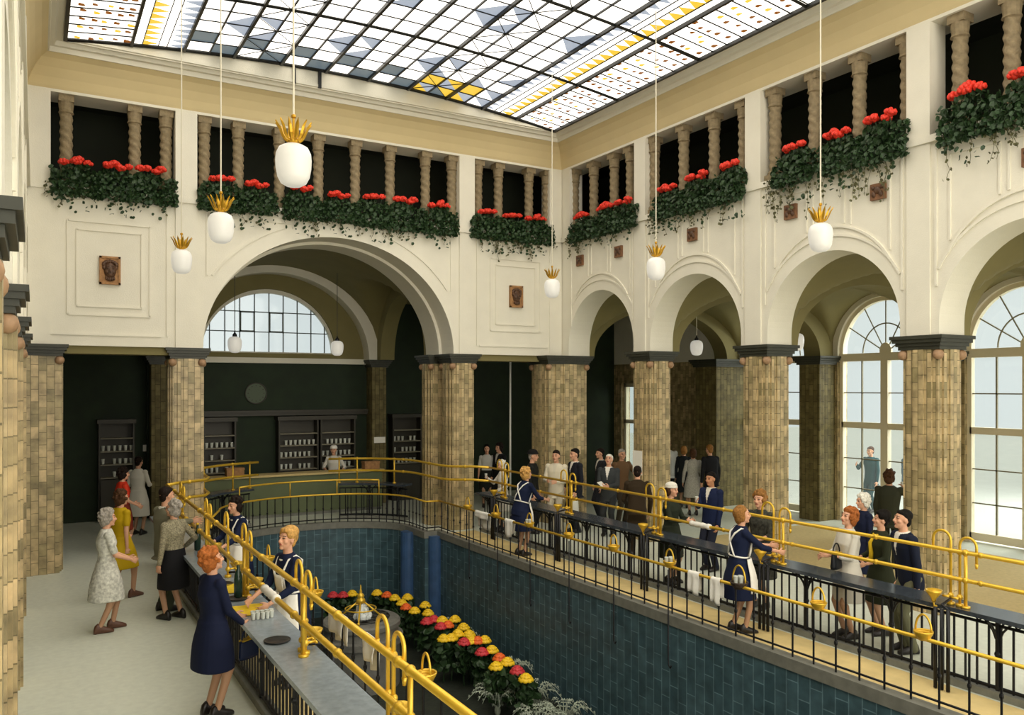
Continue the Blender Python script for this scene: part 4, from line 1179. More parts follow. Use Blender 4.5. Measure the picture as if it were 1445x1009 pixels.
# overcast sky, brightened towards the open end behind the camera as added frontal fill
tc = nt.nodes.new('ShaderNodeTexCoord'); sx = nt.nodes.new('ShaderNodeSeparateXYZ'); nt.links.new(tc.outputs['Generated'], sx.inputs[0])
mr = nt.nodes.new('ShaderNodeMapRange'); mr.inputs[1].default_value = .15; mr.inputs[2].default_value = -.75; mr.inputs[3].default_value = 0; mr.inputs[4].default_value = 1
mr.interpolation_type = 'SMOOTHSTEP'
nt.links.new(sx.outputs[1], mr.inputs[0])
rp = nt.nodes.new('ShaderNodeMix'); rp.data_type = 'RGBA'
rp.inputs[6].default_value = (.50, .53, .52, 1); rp.inputs[7].default_value = (2.0, 1.9, 1.65, 1)
nt.links.new(mr.outputs[0], rp.inputs[0]); nt.links.new(rp.outputs[2], bg.inputs[0])
bg.inputs[1].default_value = 1
da = bpy.data.lights.new('daylight', 'AREA'); da.shape = 'RECTANGLE'; da.size = 16; da.size_y = 3.5; da.energy = 1100; da.color = (1, .99, .95)
do = bpy.data.objects.new('daylight', da); COL.objects.link(do); do.location = (20.2, 9.5, 8.4)   # added unseen area lamp standing in for bright sky over the window front
do.rotation_euler = Vector((-1, 0, -.95)).to_track_quat('-Z', 'X').to_euler()
SC.view_settings.view_transform = 'Standard'; SC.view_settings.look = 'None'
SC.view_settings.exposure = .7; SC.view_settings.gamma = 1
SC.render.film_transparent = False
SC.cycles.max_bounces = 8; SC.cycles.diffuse_bounces = 4; SC.cycles.transparent_max_bounces = 8
SC.cycles.sample_clamp_indirect = 6

# ---------------------------------------------------------------- railing round the pool
def along(pts, step, start=0.):
    """points every step along a polyline: (point, direction)"""
    out = []; s = start
    acc = 0
    for a, b_ in zip(pts, pts[1:]):
        a, b_ = Vector(a), Vector(b_); L_ = (b_-a).length; d = (b_-a)/L_
        while s <= acc+L_: out.append((a+d*(s-acc), d)); s += step
        acc += L_
    return out
ZR = .70
def railing(pts, label, steps, rods=()):
    e = empty('pool_railing', (pts[0][0], pts[0][1], .06)); off = Vector((pts[0][0], pts[0][1], .06))
    mb = MB(); mb.tube([Vector((x, y, ZR))-off for x, y in pts], .021, 8); build('handrail', mb, M['brass'], e, smooth=True)
    mb = MB(); mb.tube([Vector((x, y, .13))-off for x, y in pts], .013, 6); build('bottom_rail', mb, M['iron'], e)
    mb = MB(); mb.cyl((0, 0, 0), (0, 0, ZR-.06), .0115, n=8); mb.lathe([(.018, .3), (.022, .32), (.018, .34)], n=8)
    first = None; n = 0
    for seg, st in steps:
        for p, d in along(seg, st, st*.5):
            if n >= 100: break
            n += 1
            if first is None: first = build('baluster', mb, M['iron'], e); o = first
            else: o = first.copy(); COL.objects.link(o); o.parent = e
            o.location = (p.x-off.x, p.y-off.y, 0)
    for x, y in rods:                                    # hooked iron rods hanging down the tiled wall
        mb = MB(); mb.tube([(x-off.x, y-off.y, .62), (x-off.x, y-off.y, -.6), (x-off.x-.02, y-off.y-.03, -.68), (x-off.x-.04, y-off.y-.09, -.7), (x-off.x-.05, y-off.y-.12, -.66)], .011, 6)
        build('hooked_rod', mb, M['iron'], e, smooth=True)
    tag(e, label, 'railing')
OL = pool_outline(.06)
right = [(PX1+.06, .6), (PX1+.06, PYC+.06)]
apse = OL[2:27]; apse = [OL[1]] + apse + [(PX0-.06, PYC+.06)]
left = [(PX0-.06, PYC+.06), (PX0-.06, .6)]
railing([right[1], right[0]], 'black iron railing with brass handrail along the pool below the arcade', [([right[1], right[0]], .30)], [(PX1-.03, at_X(p, PX1-.03)) for p in (662, 702, 748, 803, 866, 943)])
railing(apse, 'curved black iron railing with brass handrail round the far end of the pool', [(apse, .185)])
railing(left, 'black iron railing with brass handrail on the pool side beside the grey counter', [(left, .36)])
# raised brass bar across the middle of the curved railing
e = empty('brass_bar', (5.2, 18.7, .72))
pts = [Vector((x, y, 1.03))-Vector((5.2, 18.7, .72)) for x, y in OL[8:22]]
mb = MB(); mb.tube(pts, .021, 8); build('bar', mb, M['brass'], e, smooth=True)
for p in (pts[0], pts[4], pts[8], pts[-1]):
    mb = MB(); mb.cyl((p.x, p.y, 0), (p.x, p.y, p.z), .014, n=8); build('post', mb, M['brass'], e, smooth=True)
tag(e, 'raised brass bar on short posts over the middle of the curved railing', 'rail')

# ---------------------------------------------------------------- long serving counters
def counter(name, pts, label, top_m, w=.4, step=.125, brk=1.22, y_from=None):
    p0_ = Vector((pts[0][0], pts[0][1], 0)); e = empty(name, p0_)
    v = [Vector((x, y, 0)) for x, y in pts]
    L_, Rr = [], []
    for i, p in enumerate(v):
        d = ((v[min(i+1, len(v)-1)]-p)+(p-v[max(i-1, 0)])).normalized(); nn = Vector((-d.y, d.x, 0))
        L_.append(p+nn*w/2-p0_); Rr.append(p-nn*w/2-p0_)
    mb = MB(); zs_ = (.825, .87)
    for i in range(len(v)-1):
        q = [L_[i], L_[i+1], Rr[i+1], Rr[i]]
        vs = [(a.x, a.y, z) for z in zs_ for a in q]
        mb.add(vs, [(0, 3, 2, 1), (4, 5, 6, 7), (0, 1, 5, 4), (2, 3, 7, 6)] + ([(0, 4, 7, 3)] if i == 0 else []) + ([(1, 2, 6, 5)] if i == len(v)-2 else []))
    build('counter_top', mb, top_m, e)
    mb = MB()
    for z, r in ((.74, .017), (.1, .02)): mb.tube([(p.x-p0_.x, p.y-p0_.y, z) for p in v], r, 6)
    build('frame_rail', mb, M['iron'], e)
    mb = MB()
    for i in range(len(v)-1):
        d = (v[i+1]-v[i]).normalized(); nn = Vector((-d.y, d.x, 0))*.07
        q = [v[i]+nn-p0_, v[i+1]+nn-p0_, v[i+1]-nn-p0_, v[i]-nn-p0_]
        vs = [(a.x, a.y, z) for z in (0, .075) for a in q]
        mb.add(vs, [(0, 3, 2, 1), (4, 5, 6, 7), (0, 1, 5, 4), (2, 3, 7, 6), (0, 4, 7, 3), (1, 2, 6, 5)])
    build('plinth', mb, M['curb'], e)
    mb = MB(); mb.cyl((0, 0, .075), (0, 0, .74), .0125, n=6)
    first = None; n = 0; rest = []
    for p, d in along([tuple(a) for a in v], step, step*.5):
        if n >= 99:
            rest.append((p.x-p0_.x, p.y-p0_.y)); continue
        n += 1
        if first is None: first = build('baluster', mb, M['iron'], e); o = first
        else: o = first.copy(); COL.objects.link(o); o.parent = e
        o.location = (p.x-p0_.x, p.y-p0_.y, 0)
    if rest:
        mb = MB()
        for x, y in rest: mb.cyl((x, y, .075), (x, y, .74), .0125, n=6)
        build('baluster_row', mb, M['iron'], e)['kind'] = 'stuff'
    first = None
    for p, d in along([tuple(a) for a in v], brk, .3):
        nn = Vector((-d.y, d.x, 0))
        mb = MB(); mb.cyl((0, 0, .075), (0, 0, .83), .026, n=8); mb.ball((0, 0, .45), .036, 8, 6)
        for s in (1, -1):
            for ax in (nn, d):                          # curved brackets under the top
                mb.tube([ax*s*.02+Vector((0, 0, .6)), ax*s*.05+Vector((0, 0, .68)), ax*s*.11+Vector((0, 0, .755)), ax*s*.185+Vector((0, 0, .815))], .012, 6)
            c = d*s*.2+Vector((0, 0, .785)); mb.tube([c+(d*math.cos(a)+Vector((0, 0, math.sin(a))))*.03 for a in [2*PI*i/10 for i in range(10)]], .008, 5, closed=True)
        o = build('post', mb, M['iron'], e); o.location = (p.x-p0_.x, p.y-p0_.y, 0)
    tag(e, label, 'counter')
    return e
CR, CL_ = 8.5, 1.95
counter('serving_counter', [(CR, 16.05), (CR, .6)], 'long black topped serving counter on iron balusters before the side arcade', M['granite'])
counter('serving_counter', [(CL_, 16.05), (CL_, .6)], 'long grey topped serving counter on iron balusters beside the standing women', M['granite_light'], w=.42)
arcR = [(7.62, 18.25), (7.42, 18.6), (7.1, 18.95), (6.7, 19.2), (6.3, 19.35)]
arcL = [(10.5-x, y) for x, y in arcR]
counter('serving_counter', arcR, 'short curved dark counter behind the pool railing, right of the gap', M['granite'], w=.36, step=.13, brk=.75)
counter('serving_counter', arcL, 'short curved dark counter behind the pool railing, left of the gap', M['granite'], w=.36, step=.13, brk=.75)

# ---------------------------------------------------------------- double brass rails above the counters
def brass_rails(pts_list, label, posts, zs_=(1.16, 1.45), r=.027, end_post=True):
    p0_ = Vector((*pts_list[0], .87)); e = empty('brass_rail', p0_)
    rr = r
    for nm, z in zip(('lower_bar', 'upper_bar'), zs_):
        P_ = pts_list if z == zs_[1] else pts_list
        mb = MB(); mb.tube([Vector((x, y, z))-p0_ for x, y in P_], r, 10)
        for p, d in along([(x, y, 0) for x, y in pts_list], 1.23, .6): mb.ball(Vector((p.x, p.y, z))-p0_, r*1.45, 8, 6)
        build(nm, mb, M['brass'], e, smooth=True)
    for p in posts:
        mb = MB(); q = Vector((*p, 0))-Vector((p0_.x, p0_.y, 0))
        mb.cyl((q.x, q.y, 0), (q.x, q.y, zs_[1]-.87), .019, n=8); mb.ball((q.x, q.y, zs_[0]-.87), .036, 8, 6); mb.ball((q.x, q.y, zs_[1]-.87), .038, 8, 6)
        mb.cyl((q.x, q.y, 0), (q.x, q.y, .02), .045, n=12)
        build('post', mb, M['brass'], e, smooth=True)
    tag(e, label, 'rail')
XR_, XRL = 8.40, 1.98
YST = [5.05, 7.5, 9.95, 12.43, 14.88]
brass_rails([(XR_, .6), (XR_, 15.6)], 'pair of brass bars over the black topped counter before the arcade', [(XR_, y) for y in YST], r=.022)
brass_rails([(XRL, .6), (XRL, 15.7)], 'pair of brass bars over the grey topped counter at the women customers', [(XRL, y) for y in (4.7, 7.05, 9.4, 11.75, 14.1)])
pr = [(XR_, 15.6), (8.2, 15.98), (7.78, 16.25), (7.69, 16.6), (7.68, 17.9), (7.6, 18.25), (7.42, 18.6), (7.1, 18.95), (6.7, 19.2), (6.05, 19.4)]
brass_rails(pr, 'brass bars bending round the pillars to the curved counter right of the gap', [(7.42, 18.6), (6.7, 19.2), (6.3, 19.35)])
pl = [(XRL, 15.7), (2.2, 15.98), (2.72, 16.25), (2.84, 16.6), (2.85, 17.9), (2.9, 18.25), (3.08, 18.6), (3.4, 18.95), (3.8, 19.2), (4.4, 19.4)]
brass_rails(pl, 'brass bars bending round the pillars to the curved counter left of the gap', [(3.08, 18.6), (3.8, 19.2), (4.2, 19.35)])

# ---------------------------------------------------------------- spring taps: inverted U pipes standing at the counters
def make_tap(loc, side, both=True):
    """side = direction of the attendants' walk seen from the bars"""
    e = empty('spring_tap', loc)
    def U(dx, y0, y1, ztop, zend, r=.0145):
        rr = abs(y1-y0)/2; s = 1 if y1 > y0 else -1; c = (y0+y1)/2
        p = [(dx, y0, 0.0), (dx, y0, ztop-rr)] + [(dx, c-s*rr*math.cos(a), ztop-rr+rr*math.sin(a)) for a in [PI*i/10 for i in range(1, 10)]] + [(dx, y1, ztop-rr), (dx, y1, zend)]
        mb = MB(); mb.tube(p, r, 10); mb.cyl((dx, y1, zend), (dx, y1, zend-.05), r*1.25, r*.8, 10)
        mb.cyl((dx, y0, 0), (dx, y0, .03), .04, n=12); mb.ball((dx, y0, .29), .03, 8, 6); mb.ball((dx, y0, .57), .03, 8, 6)
        return mb
    build('spout_pipe', U(0, .05, .25, .78, .6), M['brass'], e, smooth=True)
    if both: build('spout_pipe', U(0, -.05, -.23, .74, .48), M['brass'], e, smooth=True)
    for dy in ((.05, -.05) if both else (.05,)):
        mb = MB(); mb.ball((0, dy, .1), .032, 10, 8); mb.cyl((side*.0, dy, .1), (side*.09, dy, .1), .012, n=8)
        mb.cyl((side*.09, dy-.035, .1), (side*.09, dy+.035, .1), .012, n=8); build('valve', mb, M['brass'], e, smooth=True)
    mb = MB()
    mb.lathe([(.02, -.1), (.03, -.06), (.075, 0.0), (.085, .03), (.075, .03), (.03, -.03), (.01, -.05)], (side*.13, .16, .12), 14)
    mb.tube([(side*.13, .16, .03), (side*.13, .16, -.02), (side*.05, .1, -.03)], .012, 6)
    build('drain_cup', mb, M['brass'], e, smooth=True)
    mb = MB()
    for k in range(3): mb.cyl((side*.24, -.07+.07*k, -.85), (side*.24, -.07+.07*k, .0), .02, n=8)
    mb.tube([(side*.24, -.07, 0), (side*.24, .0, .04), (side*.1, 0.02, .06), (0, .05, .06)], .014, 6)
    build('feed_pipe', mb, M['iron'], e, smooth=True)
    return e
tl = ['on the long black topped counter, nearest the brass post by the bobbed attendant', 'beside the bobbed attendant at the black topped counter',
      'on the black topped counter by the woman in dark green', 'on the black topped counter beside the attendant with crossed straps', 'on the black topped counter by the woman in the white coat']
for i, y in enumerate(YST):
    if i == 0: lb = 'brass tap with arched spouts on the black topped counter, nearest one'
    else: lb = 'arched brass tap ' + tl[i].replace('long ', '').replace('topped ', '')
    tag(make_tap((XR_+.01, y+.12, .87), -1), lb, 'tap', 'brass spring taps at the counters')
ll = ['nearest one', 'second from the nearest', 'beside the blonde attendant', 'beside the dark haired attendant', 'farthest one, by the pillar']
for i, y in enumerate((5.0, 7.05, 9.3, 10.3, 11.7, 14.0)):
    tag(make_tap((XRL+.03, y+.1, .87), 1, i != 3), 'arched brass tap on the grey topped counter, ' + ('nearest one', 'second from the near end', 'third from the near end', 'fourth from the near end', 'fifth from the near end', 'farthest one')[i], 'tap', 'brass spring taps at the counters')

# ---------------------------------------------------------------- glass baskets hooked on the pool railing
def make_basket(loc, wicker=False, glasses=0):
    e = empty('glass_basket', loc)
    s = 1.25 if wicker else 1
    mb = MB(); r = .085*s
    mb.lathe([(.05*s, -.09), (r, -.03), (r+.008, .0), (r, .0), (r-.012, -.03), (.045*s, -.08)], n=16)
    for k in range(3): mb.tube([((r-.01*k)*math.cos(a), (r-.01*k)*math.sin(a), -.02*k-.01) for a in [2*PI*i/16 for i in range(16)]], .009, 5, closed=True)
    build('bowl', mb, M['brass'] if not wicker else M['wicker'], e, smooth=True)
    mb = MB(); mb.tube([(0, r*math.cos(a), .16*s*math.sin(a)) for a in [PI*i/14 for i in range(15)]], .011, 8); build('hoop_handle', mb, M['brass'], e, smooth=True)
    return e
M['wicker'] = mat('dark_wicker', '#3d3024', .7, noise=.3, nscale=40, bump=.6, bscale=60)
M['glass_white'] = mat('milky_drinking_glass', '#cfd2c8', .15)
def make_glass(loc, s=1.):
    mb = MB(); mb.lathe([(.022*s, 0), (.024*s, .01), (.031*s, .09*s), (.034*s, .1*s), (.03*s, .1*s), (.022*s, .02)], n=10)
    return build('drinking_glass', mb, M['glass_white'], None, smooth=True, loc=loc)
bk = []
def on_rail(px): return at_X(px, PX1+.06)
bpx = [(660, 'by the far pillar'), (700, 'right of the first white towel'), (747, 'below the attendant with crossed straps'), (803, 'below the brass post of that attendant'), (866, 'under the white haired man'),
       (945, 'left of the pair of white towels'), (1043, None), (1155, 'right of the wicker one'), (1303, 'nearest one')]
gl_rail = None
for px, lb in bpx:
    y = on_rail(px); z = ZR+.02
    if lb is None:
        o = make_basket((PX1+.06, y, ZR+.06), True); tag(o, 'dark wicker basket of white glasses with brass hoop handle on the pool railing', 'basket', 'baskets on the pool railing')
    else:
        o = make_basket((PX1+.06, y, ZR+.08)); tag(o, 'small brass hoop basket on the pool rail, ' + lb.replace('a dark suit', 'dark suit'), 'basket', 'baskets on the pool railing')
    if lb is None or px in (747, 945):
        for k in range(5 if lb is None else 3):
            a = 2.1*k+.4; g = make_glass((PX1+.06+.04*math.cos(a), y+.04*math.sin(a), ZR+.03))
            tag(g, 'white glass standing in the wicker basket on the pool railing' if lb is None else 'white glass in the brass railing basket %s' % ('below the attendant with crossed straps' if px == 747 else 'left of the two towels'), 'glass', 'glasses in the %s' % ('wicker basket' if lb is None else 'brass basket %d' % px))
for i, y in enumerate((6.4, 9.6, 11.9)):
    tag(make_basket((PX0-.06, y, ZR+.08)), 'small brass hoop basket on the railing beside the grey counter, %s one' % ('nearest', 'middle', 'farthest')[i], 'basket', 'baskets on the pool railing')
# ---------------------------------------------------------------- towels over the rails
def towel(x, y0, y1, z, d1, d2, label, seed=1, name='towel'):
    r_ = random.Random(seed); n, mb = 14, MB(); vs = []
    prof_ = [(-.032, -d1)] + [(-.032-.004*math.sin(k), -d1*(1-k/6)) for k in range(1, 6)] + [(-.03, 0), (-.02, .022), (0, .03), (.02, .022), (.03, 0)] + [(.032, -d2*k/6) for k in range(1, 7)]
    ph = r_.uniform(0, 6)
    for i in range(n+1):
        t = i/n; y = y0+(y1-y0)*t
        for (dx, dz) in prof_:
            s = min(1, max(0, -dz/.1)); wv = .016*math.sin(t*9+ph)*s
            vs.append((dx+wv*(1 if dx > 0 else .8), (y-(y0+y1)/2)*(1-.12*s*(-dz)/max(d1, d2)), dz*(1+.06*math.sin(t*4+ph))))
    k = len(prof_)
    mb.add(vs, [(i*k+j, i*k+j+1, (i+1)*k+j+1, (i+1)*k+j) for i in range(n) for j in range(k-1)])
    o = build(name, mb, M['white'], None, smooth=True, loc=(x, (y0+y1)/2, z), fix=False)
    md = o.modifiers.new('thick', 'SOLIDIFY'); md.thickness = .006; md.offset = 1
    tag(o, label, 'towel', 'white towels over the rails'); return o
xr = PX1+.06
towel(xr, on_rail(690), on_rail(672), ZR, .1, .3, 'white towel spread along the pool railing nearest the far pillar', 1)
towel(xr, on_rail(725), on_rail(714), ZR, .28, .22, 'narrow white towel on the pool railing left of the attendant with crossed straps', 2)
towel(xr, on_rail(988), on_rail(973), ZR, .26, .22, 'white towel on the pool railing, left of the pair by the wicker basket', 3)
towel(xr, on_rail(1018), on_rail(1005), ZR, .3, .22, 'white towel on the pool railing, right of the pair by the wicker basket', 4)
towel(PX0-.06, 8.5, 9.0, ZR, .2, .3, 'white towel on the railing beside the fountain, farther one', 5)
towel(PX0-.06, 7.55, 7.9, ZR, .2, .3, 'white towel on the railing beside the fountain, nearer one', 6)
def wrap(x, y0, y1, z, label):
    mb = MB(); n = 10
    mb.tube([(0, (y0+(y1-y0)*i/n)-(y0+y1)/2, 0) for i in range(n+1)], [.04+.006*math.sin(i*2.1) for i in range(n+1)], 12)
    o = build('wrapped_cloth', mb, M['white'], None, smooth=True, loc=(x, (y0+y1)/2, z)); tag(o, label, 'cloth')
wrap(XRL, 7.95, 8.45, 1.16, 'white cloth wrapped round the lower brass bar over the grey counter')
wrap(XR_, 8.85, 9.25, 1.16, 'white cloth wrapped round the lower brass bar behind the bobbed attendant')

# ---------------------------------------------------------------- things on the grey counter
M['tray'] = mat('black_tray', '#17191a', .3); M['yellow_cloth'] = mat('yellow_cloth', '#e8c51c', .7, noise=.1, nscale=12)
M['bottle'] = mat('dark_green_glass', '#21382c', .12)
def cl_y(px, py): return at_z(px, py, .87)
def disc(px, py, r, label):
    p = cl_y(px, py); mb = MB(); mb.lathe([(r*.75, 0), (r, .012), (r, .02), (r*.92, .018), (r*.7, .008)], n=20)
    o = build('round_tray', mb, M['tray'], None, smooth=True, loc=(CL_-.06, p.y, .87)); tag(o, label, 'tray', 'black trays on the grey counter')
disc(327, 824, .11, 'round black tray on the grey counter beside the farther yellow cloth')
disc(348, 844, .12, 'round black tray on the grey counter under the green bottle')
disc(400, 904, .12, 'round black tray on the grey counter, nearest one')
for px, py, ln, lb in ((332, 831, .42, 'farther'), (359, 861, .42, 'nearer')):
    p = cl_y(px, py); mb = MB(); n = 8; vs = []
    for i in range(n+1):
        for j in range(n+1): vs.append(((i/n-.5)*.3, (j/n-.5)*ln, .006+.003*math.sin(i*1.3+j*.9)))
    mb.add(vs, [(i*(n+1)+j, i*(n+1)+j+1, (i+1)*(n+1)+j+1, (i+1)*(n+1)+j) for i in range(n) for j in range(n)])
    o = build('yellow_cloth', mb, M['yellow_cloth'], None, loc=(CL_-.03, p.y, .872), fix=False); md = o.modifiers.new('t', 'SOLIDIFY'); md.thickness = .005; md.offset = -1
    tag(o, 'yellow cloth spread on the grey counter, %s one' % lb, 'cloth', 'yellow cloths on the grey counter')
def bottle(y, label, x=CL_+.02):
    e = empty('bottle', (x, y, .87 if 'tray' not in label else .888))
    mb = MB(); mb.lathe([(.03, 0), (.045, .01), (.046, .2), (.04, .25), (.018, .31), (.016, .36)], n=16); build('body', mb, M['bottle'], e, smooth=True)
    mb = MB(); mb.lathe([(.02, .36), (.021, .385), (.012, .39)], n=12); build('stopper', mb, M['brass'], e, smooth=True)
    tag(e, label, 'bottle', 'green bottles on the grey counter')
bottle(cl_y(348, 844).y, 'dark green bottle standing on a black tray between the yellow cloths', CL_-.05)
bottle(cl_y(294, 775).y, 'dark green bottle on the grey counter by the dark haired attendant')
p = cl_y(374, 873); r_ = random.Random(2)
for k in range(10):
    g = make_glass((CL_-.09+.045*(k % 5)+.01*(k//5), p.y+.07*(k//5)+r_.uniform(-.01, .01), .87), .72)
    tag(g, 'small clear glass set out in a cluster on the grey counter', 'glass', 'small glasses clustered on the grey counter')

# ---------------------------------------------------------------- far service counter and the display behind it
M['olive'] = mat('olive_green_panel', '#5d6644', .6, noise=.08, nscale=3)
e = empty('service_counter', (5.3, 20.3, 0))
mb = MB(); mb.box(-2.45, -.02, .08, 2.45, .38, 1.0); build('front_panel', mb, M['olive'], e)
mb = MB(); mb.box(-2.5, -.08, 1.0, 2.5, .42, 1.05); build('counter_top', mb, M['mat_tan'], e)
mb = MB(); mb.box(-2.45, .02, 0, 2.45, .36, .08); build('plinth', mb, M['curb'], e)
tag(e, 'long olive green service counter before the dark far wall', 'counter')
def carton(px, py, lb):
    x = at_Y(px, 20.45); mb = MB(); mb.box(-.2, -.12, 0, .2, .12, .17); mb.box(-.21, -.13, .15, .21, .13, .2)
    tag(build('carton', mb, M['terracotta'], None, loc=(x, 20.45, 1.05)), lb, 'box', 'brown boxes on the far counter')
carton(331, 666, 'brown box on the olive green counter, left one'); carton(523, 655, 'brown box on the olive green counter, right one')
M['shelf'] = mat('dark_wood_shelf', '#2e2a1c', .5); M['trim_shelf'] = mat('grey_shelf_edge', '#7f7964', .5)
def shelf_unit(x0, x1, y, label, zs_=(1.05, 1.36, 1.67, 1.98), short='left'):
    w = x1-x0; e = empty('shelf_unit', ((x0+x1)/2, y, 0))
    mb = MB(); mb.box(-w/2, -.0, 0, w/2, .03, 2.35); build('back_panel', mb, M['shelf'], e)
    for s in (-1, 1):
        mb = MB(); mb.box(s*w/2-.02, -.3, 0, s*w/2+.02, .03, 2.35); build('side_panel', mb, M['shelf'], e)
    mb = MB(); mb.box(-w/2-.05, -.34, 2.32, w/2+.05, .03, 2.42); build('cornice', mb, M['shelf'], e)
    mb = MB(); mb.box(-w/2, -.3, 0, w/2, -.27, 1.0); build('base_door', mb, M['shelf'], e)
    for z in zs_:
        mb = MB(); mb.box(-w/2+.02, -.3, z-.025, w/2-.02, 0, z); build('shelf', mb, M['trim_shelf'], e)
    tag(e, label, 'shelf', 'shelf units on the far wall')
    n = int(w/.12)
    global gproto
    for zi, z in enumerate(zs_[:3]):
        if zi == 1 and short == 'gap': continue
        for k in range(n):
            if R.random() < .12: continue
            if gproto is None: gproto = make_glass((0, 0, 0), 1.25); o = gproto
            else: o = gproto.copy(); COL.objects.link(o)
            o.location = ((x0+x1)/2-w/2+.08+k*.12, y-.17, z)
            tag(o, 'pale glass in the row on the %s shelf of the display %s' % (('lowest', 'middle', 'top')[zi], short), 'glass', 'glasses on the %s shelf %s' % (('lowest', 'middle', 'top')[zi], short))
gproto = None
yb = 21.68
shelf_unit(at_Y(287, yb-.2), at_Y(331, yb-.2), yb, 'dark shelf unit of glasses on the far wall beside the left pillar', short='beside the left pillar')
shelf_unit(at_Y(393, yb-.2), at_Y(447, yb-.2), yb, 'dark shelf unit of glasses on the far wall under the lunette window', short='under the lunette')
shelf_unit(at_Y(452, yb-.2), at_Y(499, yb-.2), yb, 'dark shelf unit of glasses on the far wall behind the attendant in a white cap', short='behind the white cap')
shelf_unit(at_Y(553, yb), at_Y(592, yb), 21.86, 'dark shelf unit of glasses on the far wall by the rear pillar', short='by the rear pillar')
shelf_unit(at_Y(140, yb), at_Y(188, yb), 21.86, 'dark shelf unit of glasses behind the opening left of the pillar', short='left of the pillar')
mb = MB(); mb.box(2.8, 21.6, 2.44, 7.84, 21.755, 2.52); mb.box(2.8, 21.55, 2.52, 7.84, 21.755, 2.58)
struct('trim_11', mb, M['shelf'])
def sign(px, py, Yv, w, h_, label, m='paper'):
    z = CAM_H-(py-HYP)/F_PX*(Yv/(CY-(px-CXP)/F_PX*SY)); mb = MB(); mb.box(-w/2, -.02, -h_/2, w/2, 0, h_/2)
    o = build('sign_board', mb, M[m], None, loc=(at_Y(px, Yv), Yv, z)); tag(o, label, 'sign'); return o
sign(213, 632, 21.88, .36, .16, 'small blank white sign on the dark wall behind the left opening')
o = sign(529, 621, 21.28, .32, .16, 'small blank white sign on the slim dark pier under the lunette'); o.location.x = 8.06
e = empty('wall_clock', (at_Y(361, 21.74), 21.75, 3.02)); mb = MB(); mb.lathe([(.02, -.03), (.26, -.03), (.27, 0), (.02, 0)], n=32); mb.v = [(x, z, y) for x, y, z in mb.v]
M['disc'] = mat('grey_green_disc', '#4d5a44', .6); build('face', mb, M['disc'], e)
mb = MB(); mb.tube([(.265*math.cos(a), -.03, .265*math.sin(a)) for a in [2*PI*i/32 for i in range(32)]], .016, 6, closed=True)
for k in range(12): a = PI*k/6; mb.cbox((.2*math.cos(a), -.035, .2*math.sin(a)), (.025, .01, .025))
build('rim', mb, M['shelf'], e); tag(e, 'round grey green dial with dark rim high on the dark far wall', 'clock')
mb = MB(); mb.cyl((0, 0, 0), (0, 0, ZC-.02), .025, n=10); tag(build('pole', mb, M['paper'], None, loc=(at_Y(720, 18.4), 18.4, 0), smooth=True), 'thin white pole standing in the dark opening right of the large arch', 'pole')
mb = MB(); y0, y1 = at_X(906, XB-.04), at_X(893, XB-.04); mb.box(-.008, y0, 1.36, 0, y1, 1.86)
o = build('paper_notice', mb, M['paper'], None, loc=(XB-.035, 0, 0)); tag(o, 'white paper notice fixed to the tiled pillar above the crowd', 'notice')

# ---------------------------------------------------------------- spring basin in the pool
bx, by, zb = 5.0, 14.1, -.95
e = empty('spring_basin', (bx, by, ZP)); hb = zb-ZP
M['basin'] = mat('grey_basin_stone', '#6d6c66', .55, noise=.2, nscale=8, bump=.3, bscale=20); M['basin_dark'] = mat('dark_basin_grating', '#2a2d2b', .5)
mb = MB(); mb.lathe([(.68, 0), (.68, hb-.40), (.74, hb-.38), (.74, hb-.27), (.66, hb-.25), (.64, hb-.12), (.69, hb-.1), (.69, hb-.03), (.66, hb), (.5, hb+.02), (.48, hb-.05), (.02, hb-.05)], n=40)
build('basin', mb, M['basin'], e)
mb = MB()
for k in range(16): a = PI*k/8; mb.tube([(.1*math.cos(a), .1*math.sin(a), hb+.03), (.5*math.cos(a), .5*math.sin(a), hb+.03)], .012, 6)
for r in (.12, .3, .49): mb.tube([(r*math.cos(a), r*math.sin(a), hb+.035) for a in [2*PI*i/32 for i in range(32)]], .012, 6, closed=True)
build('grating', mb, M['basin_dark'], e)
tag(e, 'round grey stone spring basin in the sunken pool', 'fountain')
e = empty('brass_tripod', (bx-.05, by-.1, zb+.01))
top = .32
for k in range(4):
    a = PI/4+PI/2*k+.35; mb = MB(); mb.tube([(.4*math.cos(a), .4*math.sin(a), .03), (.05*math.cos(a), .05*math.sin(a), top)], .016, 8); mb.ball((.4*math.cos(a), .4*math.sin(a), .03), .03, 8, 6); build('leg', mb, M['brass'], e, smooth=True)
mb = MB(); mb.tube([(.27*math.cos(a), .27*math.sin(a), .2) for a in [2*PI*i/28 for i in range(28)]], .013, 6, closed=True); build('ring', mb, M['brass'], e, smooth=True)
mb = MB(); mb.lathe([(.06, top-.03), (.085, top), (.075, top+.05), (.05, top+.07), (.07, top+.1), (.045, top+.14), (.02, top+.16), (.028, top+.18), (.012, top+.22), (.01, top+.28), (.003, top+.3)], n=16); build('finial', mb, M['brass'], e, smooth=True)
tag(e, 'brass tripod with pointed finial standing over the spring basin', 'stand')
M['water'] = mat('white_bubbling_water', '#e6ebe8', .2, bump=.5, bscale=30)
mb = MB(); r_ = random.Random(5)
for k in range(40):
    a = r_.uniform(0, 6.28); rr = r_.uniform(0, .16); hh = max(.04, .36-rr*1.5)*r_.uniform(.5, 1)
    mb.ball((rr*math.cos(a), rr*math.sin(a), hh*.6), (r_.uniform(.02, .05), r_.uniform(.02, .05), hh*.6), 8, 6)
o = build('spring_water', mb, M['water'], None, smooth=True, loc=(bx-.02, by-.08, zb+.0)); tag(o, 'white bubbling spring water rising under the brass tripod', 'water', kind='stuff')

